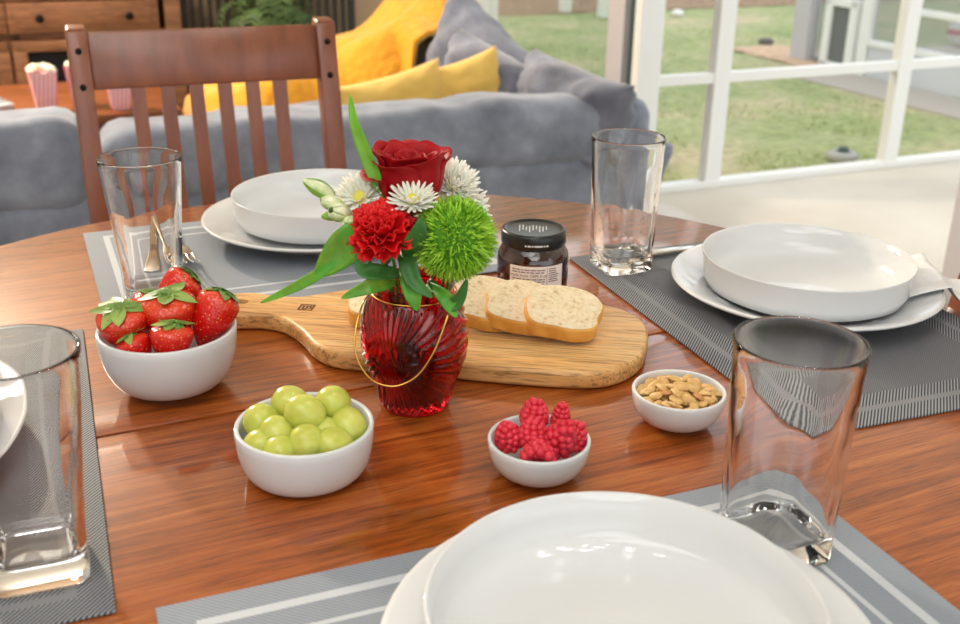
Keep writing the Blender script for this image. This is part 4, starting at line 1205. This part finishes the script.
mul = B()
def strip(bm, a0, a1, b0, b1, z, seed):
    def f(u, v):
        a = a0 + (a1 - a0) * u; b = b0 + (b1 - b0) * v
        e = min(v, 1 - v) * 2; e2 = min(u, 1 - u) * 14
        b += .06 * noise.noise(Vector((a * 3, v * 2, seed)))
        return Vector((a, b, z + .02 * min(1, e * 3) * min(1, e2) + .012 * noise.noise(Vector((a * 20, b * 20, seed)))))
    grid(bm, f, 120, 10)
strip(mul, 2.3, 8, 3.54, 3.80, -.075, 1)
o = obj('mulch_bed', mul, M['bark'], None, (0, 0, 0), (0, 0, TH)); tag(o, 'brown mulch strip along the foot of the white screen frame', 'mulch', kind='stuff')
mul = B(); strip(mul, -3, 14, 9.6, 13.0, -.075, 2)
o = obj('mulch_bed', mul, M['bark'], None, (0, 0, 0), (0, 0, TH)); tag(o, 'brown bare ground at the far end of the lawn', 'mulch', kind='stuff')
mul = B(); strip(mul, 5.22, 5.72, 6.1, 7.15, -.072, 3)
o = obj('mulch_bed', mul, mottled('sandy_mulch', [(.3, (186, 152, 122)), (.7, (210, 184, 156))], 18, rough=.95), None, (0, 0, 0), (0, 0, TH)); tag(o, 'sandy orange mulch patch at the corner of the neighbouring porch', 'mulch', kind='stuff')
# path slab before the neighbouring porch
struct('path_slab', box(B(), (5.12, 4.9, -.078), (.46, 1.8, .02)), plain('path_grey', (178, 170, 160), rough=.9))
# grass tufts
bm = B(); rnd = random.Random(2)
for k in range(16000):
    a = rnd.uniform(1.6, 6.9); b = 3.80 + rnd.random() ** 1.6 * 4.5
    if noise.noise(Vector((a * 1.3, b * 1.3, 0))) < -.12: continue
    if a > 4.75 and 3.9 < b < 7.2: continue
    h = rnd.uniform(.012, .034); w_ = .004; t = rnd.uniform(0, 2 * pi); lx, ly = rnd.uniform(-.03, .03), rnd.uniform(-.03, .03)
    v = [bm.verts.new((a - w_ * cos(t), b - w_ * sin(t), -.082)), bm.verts.new((a + w_ * cos(t), b + w_ * sin(t), -.082)), bm.verts.new((a + lx, b + ly, -.08 + h))]; bm.faces.new(v)
o = obj('grass', bm, mottled('grass_blades', [(.3, (148, 170, 104)), (.55, (178, 190, 130)), (.72, (210, 198, 160))], 2.5, rough=.8), None, (0, 0, 0), (0, 0, TH)); tag(o, 'green grass growing on the lawn', 'grass', kind='stuff')

# neighbouring screened porch (its long side runs towards the camera)
pp = thing('screened_porch', 'neighbouring white screened porch with a small white door', 'porch', (0, 0, 0), TH)
A0 = 5.40
def pbox(name, mat, *bs):
    bm = B()
    for c, s in bs: box(bm, c, s, .004)
    return obj(name, bm, mat, pp, smooth=False)
pbox('corner_post', M['grey_frame'], ((A0, 6.42, 1.15), (.10, .17, 2.5)))
pbox('post', M['white_paint'], ((A0, 5.79, 1.15), (.06, .09, 2.5)))
pbox('post', M['white_paint'], ((A0, 4.2, 1.15), (.06, .09, 2.5)))
d = pbox('porch_door', M['white_paint'], ((A0 - .02, 6.15, .16), (.05, .07, .50)), ((A0 - .02, 5.90, .16), (.05, .07, .50)), ((A0 - .02, 6.02, .385), (.05, .32, .055)), ((A0 - .02, 6.02, -.05), (.05, .32, .05)))
obj('door_screen', box(B(), (A0 - .02, 6.02, .17), (.006, .20, .40)), plain('door_mesh', (112, 114, 112), rough=.8), d, smooth=False)
pbox('kick_panel', M['siding'], ((A0, 4.98, .02), (.03, 1.52, .22)))
pbox('chair_rail', M['white_paint'], ((A0, 4.98, .150), (.06, 1.52, .04)), ((A0, 4.82, .395), (.05, 1.15, .04)), ((A0, 5.40, .275), (.05, .05, .25)))
pbox('screen', M['screen'], ((A0 + .005, 5.3, .70), (.004, 2.2, 1.6)))
struct('porch_floor', box(B(), (7.0, 4.3, -.06), (3.1, 4.3, .06)), M['concrete'])
ball_ = obj('toy_ball', ball(B(), (0, 0, .12), .12, 3), M['white_paint'], None, hp(6.9, 6.35, -.029)); tag(ball_, 'white and red ball lying in the neighbouring porch', 'ball')
bm = B(); lathe(bm, [(.1195, .098), (.1225, .105), (.1225, .130), (.1195, .138)], 32); obj('red_band', bm, plain('red_paint', (206, 70, 96), rough=.5), ball_)
spk = thing('sprinkler_head', 'grey rounded sprinkler stone at the edge of the mulch', 'sprinkler', hp(3.60, 3.90, -.080), TH)
obj('stone_ring', lathe(B(), [(.035, .0), (.07, .0), (.075, .03), (.05, .05), (.035, .045), (.035, 0)], 24), plain('ring_grey', (170, 170, 166), rough=.8), spk)
obj('cap', lathe(B(), [(0, 0), (.025, 0), (.025, .06), (.018, .07), (0, .07)], 16), M['gasket'], spk)
st = obj('garden_stone', ball(B(), (0, 0, .03), .05, 3, (1.3, .8, .6)), plain('stone_dark', (108, 104, 100), rough=.9), None, hp(5.70, 7.24, -.085)); tag(st, 'dark stone on the lawn beside the sandy mulch', 'stone')
for lab, a, b, s_ in (('small white stone on the far lawn by the bare ground', 6.06, 9.10, .05),):
    o = obj('white_stone', ball(B(), (0, 0, .03), s_, 3, (1.2, 1, .8)), M['white_paint'], None, hp(a, b, -.08)); tag(o, lab, 'stone')
GP = 'white posts on the far lawn'
for lab, a, b in (('white garden post furthest left on the far lawn', 5.13, 9.70), ('white garden post in the middle on the far lawn', 5.29, 9.20), ('white garden post closest to the window stile on the far lawn', 5.47, 9.14)):
    o = obj('garden_post', box(B(), (0, 0, .15), (.10, .10, .46), .01), M['white_paint'], None, hp(a, b, -.0), (0, 0, TH), smooth=False); tag(o, lab, 'post', GP)
# hedge row and fence far off so that the horizon is closed
bm = B(); rnd = random.Random(6)
for k in range(60): ball(bm, (-4 + k * .42 + rnd.uniform(-.1, .1), 15.5 + rnd.uniform(-.3, .3), .55 + rnd.uniform(-.1, .2)), rnd.uniform(.55, .8), 3)
for v in bm.verts: v.co += Vector((noise.noise(v.co * 5), noise.noise(v.co * 5 + Vector((9, 0, 0))), noise.noise(v.co * 5 + Vector((0, 9, 0))))) * .12
o = obj('hedge', bm, mottled('hedge_green', [(.3, (60, 84, 44)), (.7, (116, 140, 84))], 6, .8, 20, .1, rough=.9), None, (0, 0, 0), (0, 0, TH)); tag(o, 'green hedge far beyond the lawn', 'hedge', kind='stuff')

# ================================================================== LAMPS AND FILL LIGHTS
def lamp_area(name, loc, target, size, power, col, shape='DISK', spread=None):
    l = bpy.data.lights.new(name, 'AREA'); l.shape = shape; l.size = size; l.energy = power; l.color = col
    if spread: l.spread = spread
    o = bpy.data.objects.new(name, l); link(o); o.location = loc
    d = Vector(target) - Vector(loc); o.rotation_euler = d.to_track_quat('-Z', 'Y').to_euler(); return o
lamp_area('living_room_lamp', (-2.55, 4.05, 2.2), (-.1, .9, .75), .26, 125, (1.0, .84, .64))
lamp_area('ceiling_fill', (-.5, .0, 2.5), (-.4, 1.0, 0), 1.6, 21, (1.0, .99, .97))  # fill light added to brighten the room, no fixture behind it
lamp_area('ceiling_fill', (.2, -1.2, 2.5), (.1, .6, .7), 1.6, 20, (.98, .99, 1.0))  # second added fill, behind the camera
lamp_area('ceiling_fill', (-2.3, 3.3, 2.5), (-1.2, 3.8, 0), 1.4, 58, (1.0, .96, .90))  # added fill for the living room and console side
# chandelier over the near side of the table: its bulbs glint in the china
chd = thing('chandelier', 'ceiling lamp with twelve small bulbs above the table', 'lamp', (.30, .82, 2.00), TH)
obj('frame', box(B(), (0, 0, .034), (.50, .48, .014), .003), M['steel'], chd, smooth=False)
bm = B(); tube(bm, [(0, 0, .038), (0, 0, .50)], .008, 10); obj('rod', bm, M['steel'], chd)
be = emit('bulb', (255, 248, 238), 70)
for i in range(4):
    for j in range(3):
        bm = ball(B(), (-.195 + i * .13, -.19 + j * .19, .010), .018, 3); obj('bulb', bm, be, chd)

# ================================================================== WORLD
wd = bpy.data.worlds.new('sky'); S.world = wd; wd.use_nodes = True
bg = wd.node_tree.nodes['Background']; bg.inputs[0].default_value = (.93, .97, 1.0, 1); bg.inputs[1].default_value = 1.6

# ================================================================== CAMERA
f, pit, rol = 1063.3, radians(22.2375), radians(.8994)
fw = Vector((0, cos(pit), -sin(pit))); rt = Vector((1, 0, 0)); up = rt.cross(fw)
r2 = rt * cos(rol) + up * sin(rol); u2 = up * cos(rol) - rt * sin(rol)
cd = bpy.data.cameras.new('camera'); cam = bpy.data.objects.new('camera', cd); link(cam)
mw = Matrix((r2, u2, -fw)).transposed().to_4x4(); mw.translation = Vector((0, 0, TZ + .4068)); cam.matrix_world = mw
cd.sensor_fit = 'HORIZONTAL'; cd.sensor_width = 36; cd.lens = f / 960 * 36; cd.clip_start = .01; cd.clip_end = 200
cd.dof.use_dof = True; cd.dof.focus_distance = .93; cd.dof.aperture_fstop = 8.5
S.camera = cam
S.view_settings.view_transform = 'Standard'; S.view_settings.look = 'None'; S.view_settings.exposure = 0.0; S.view_settings.gamma = 1; S.view_settings.use_curve_mapping = False
cy = S.cycles
cy.use_denoising = True; cy.max_bounces = 14; cy.transmission_bounces = 12; cy.transparent_max_bounces = 12; cy.glossy_bounces = 6; cy.diffuse_bounces = 4
cy.caustics_refractive = True; cy.caustics_reflective = False; cy.blur_glossy = .6; cy.sample_clamp_indirect = 6
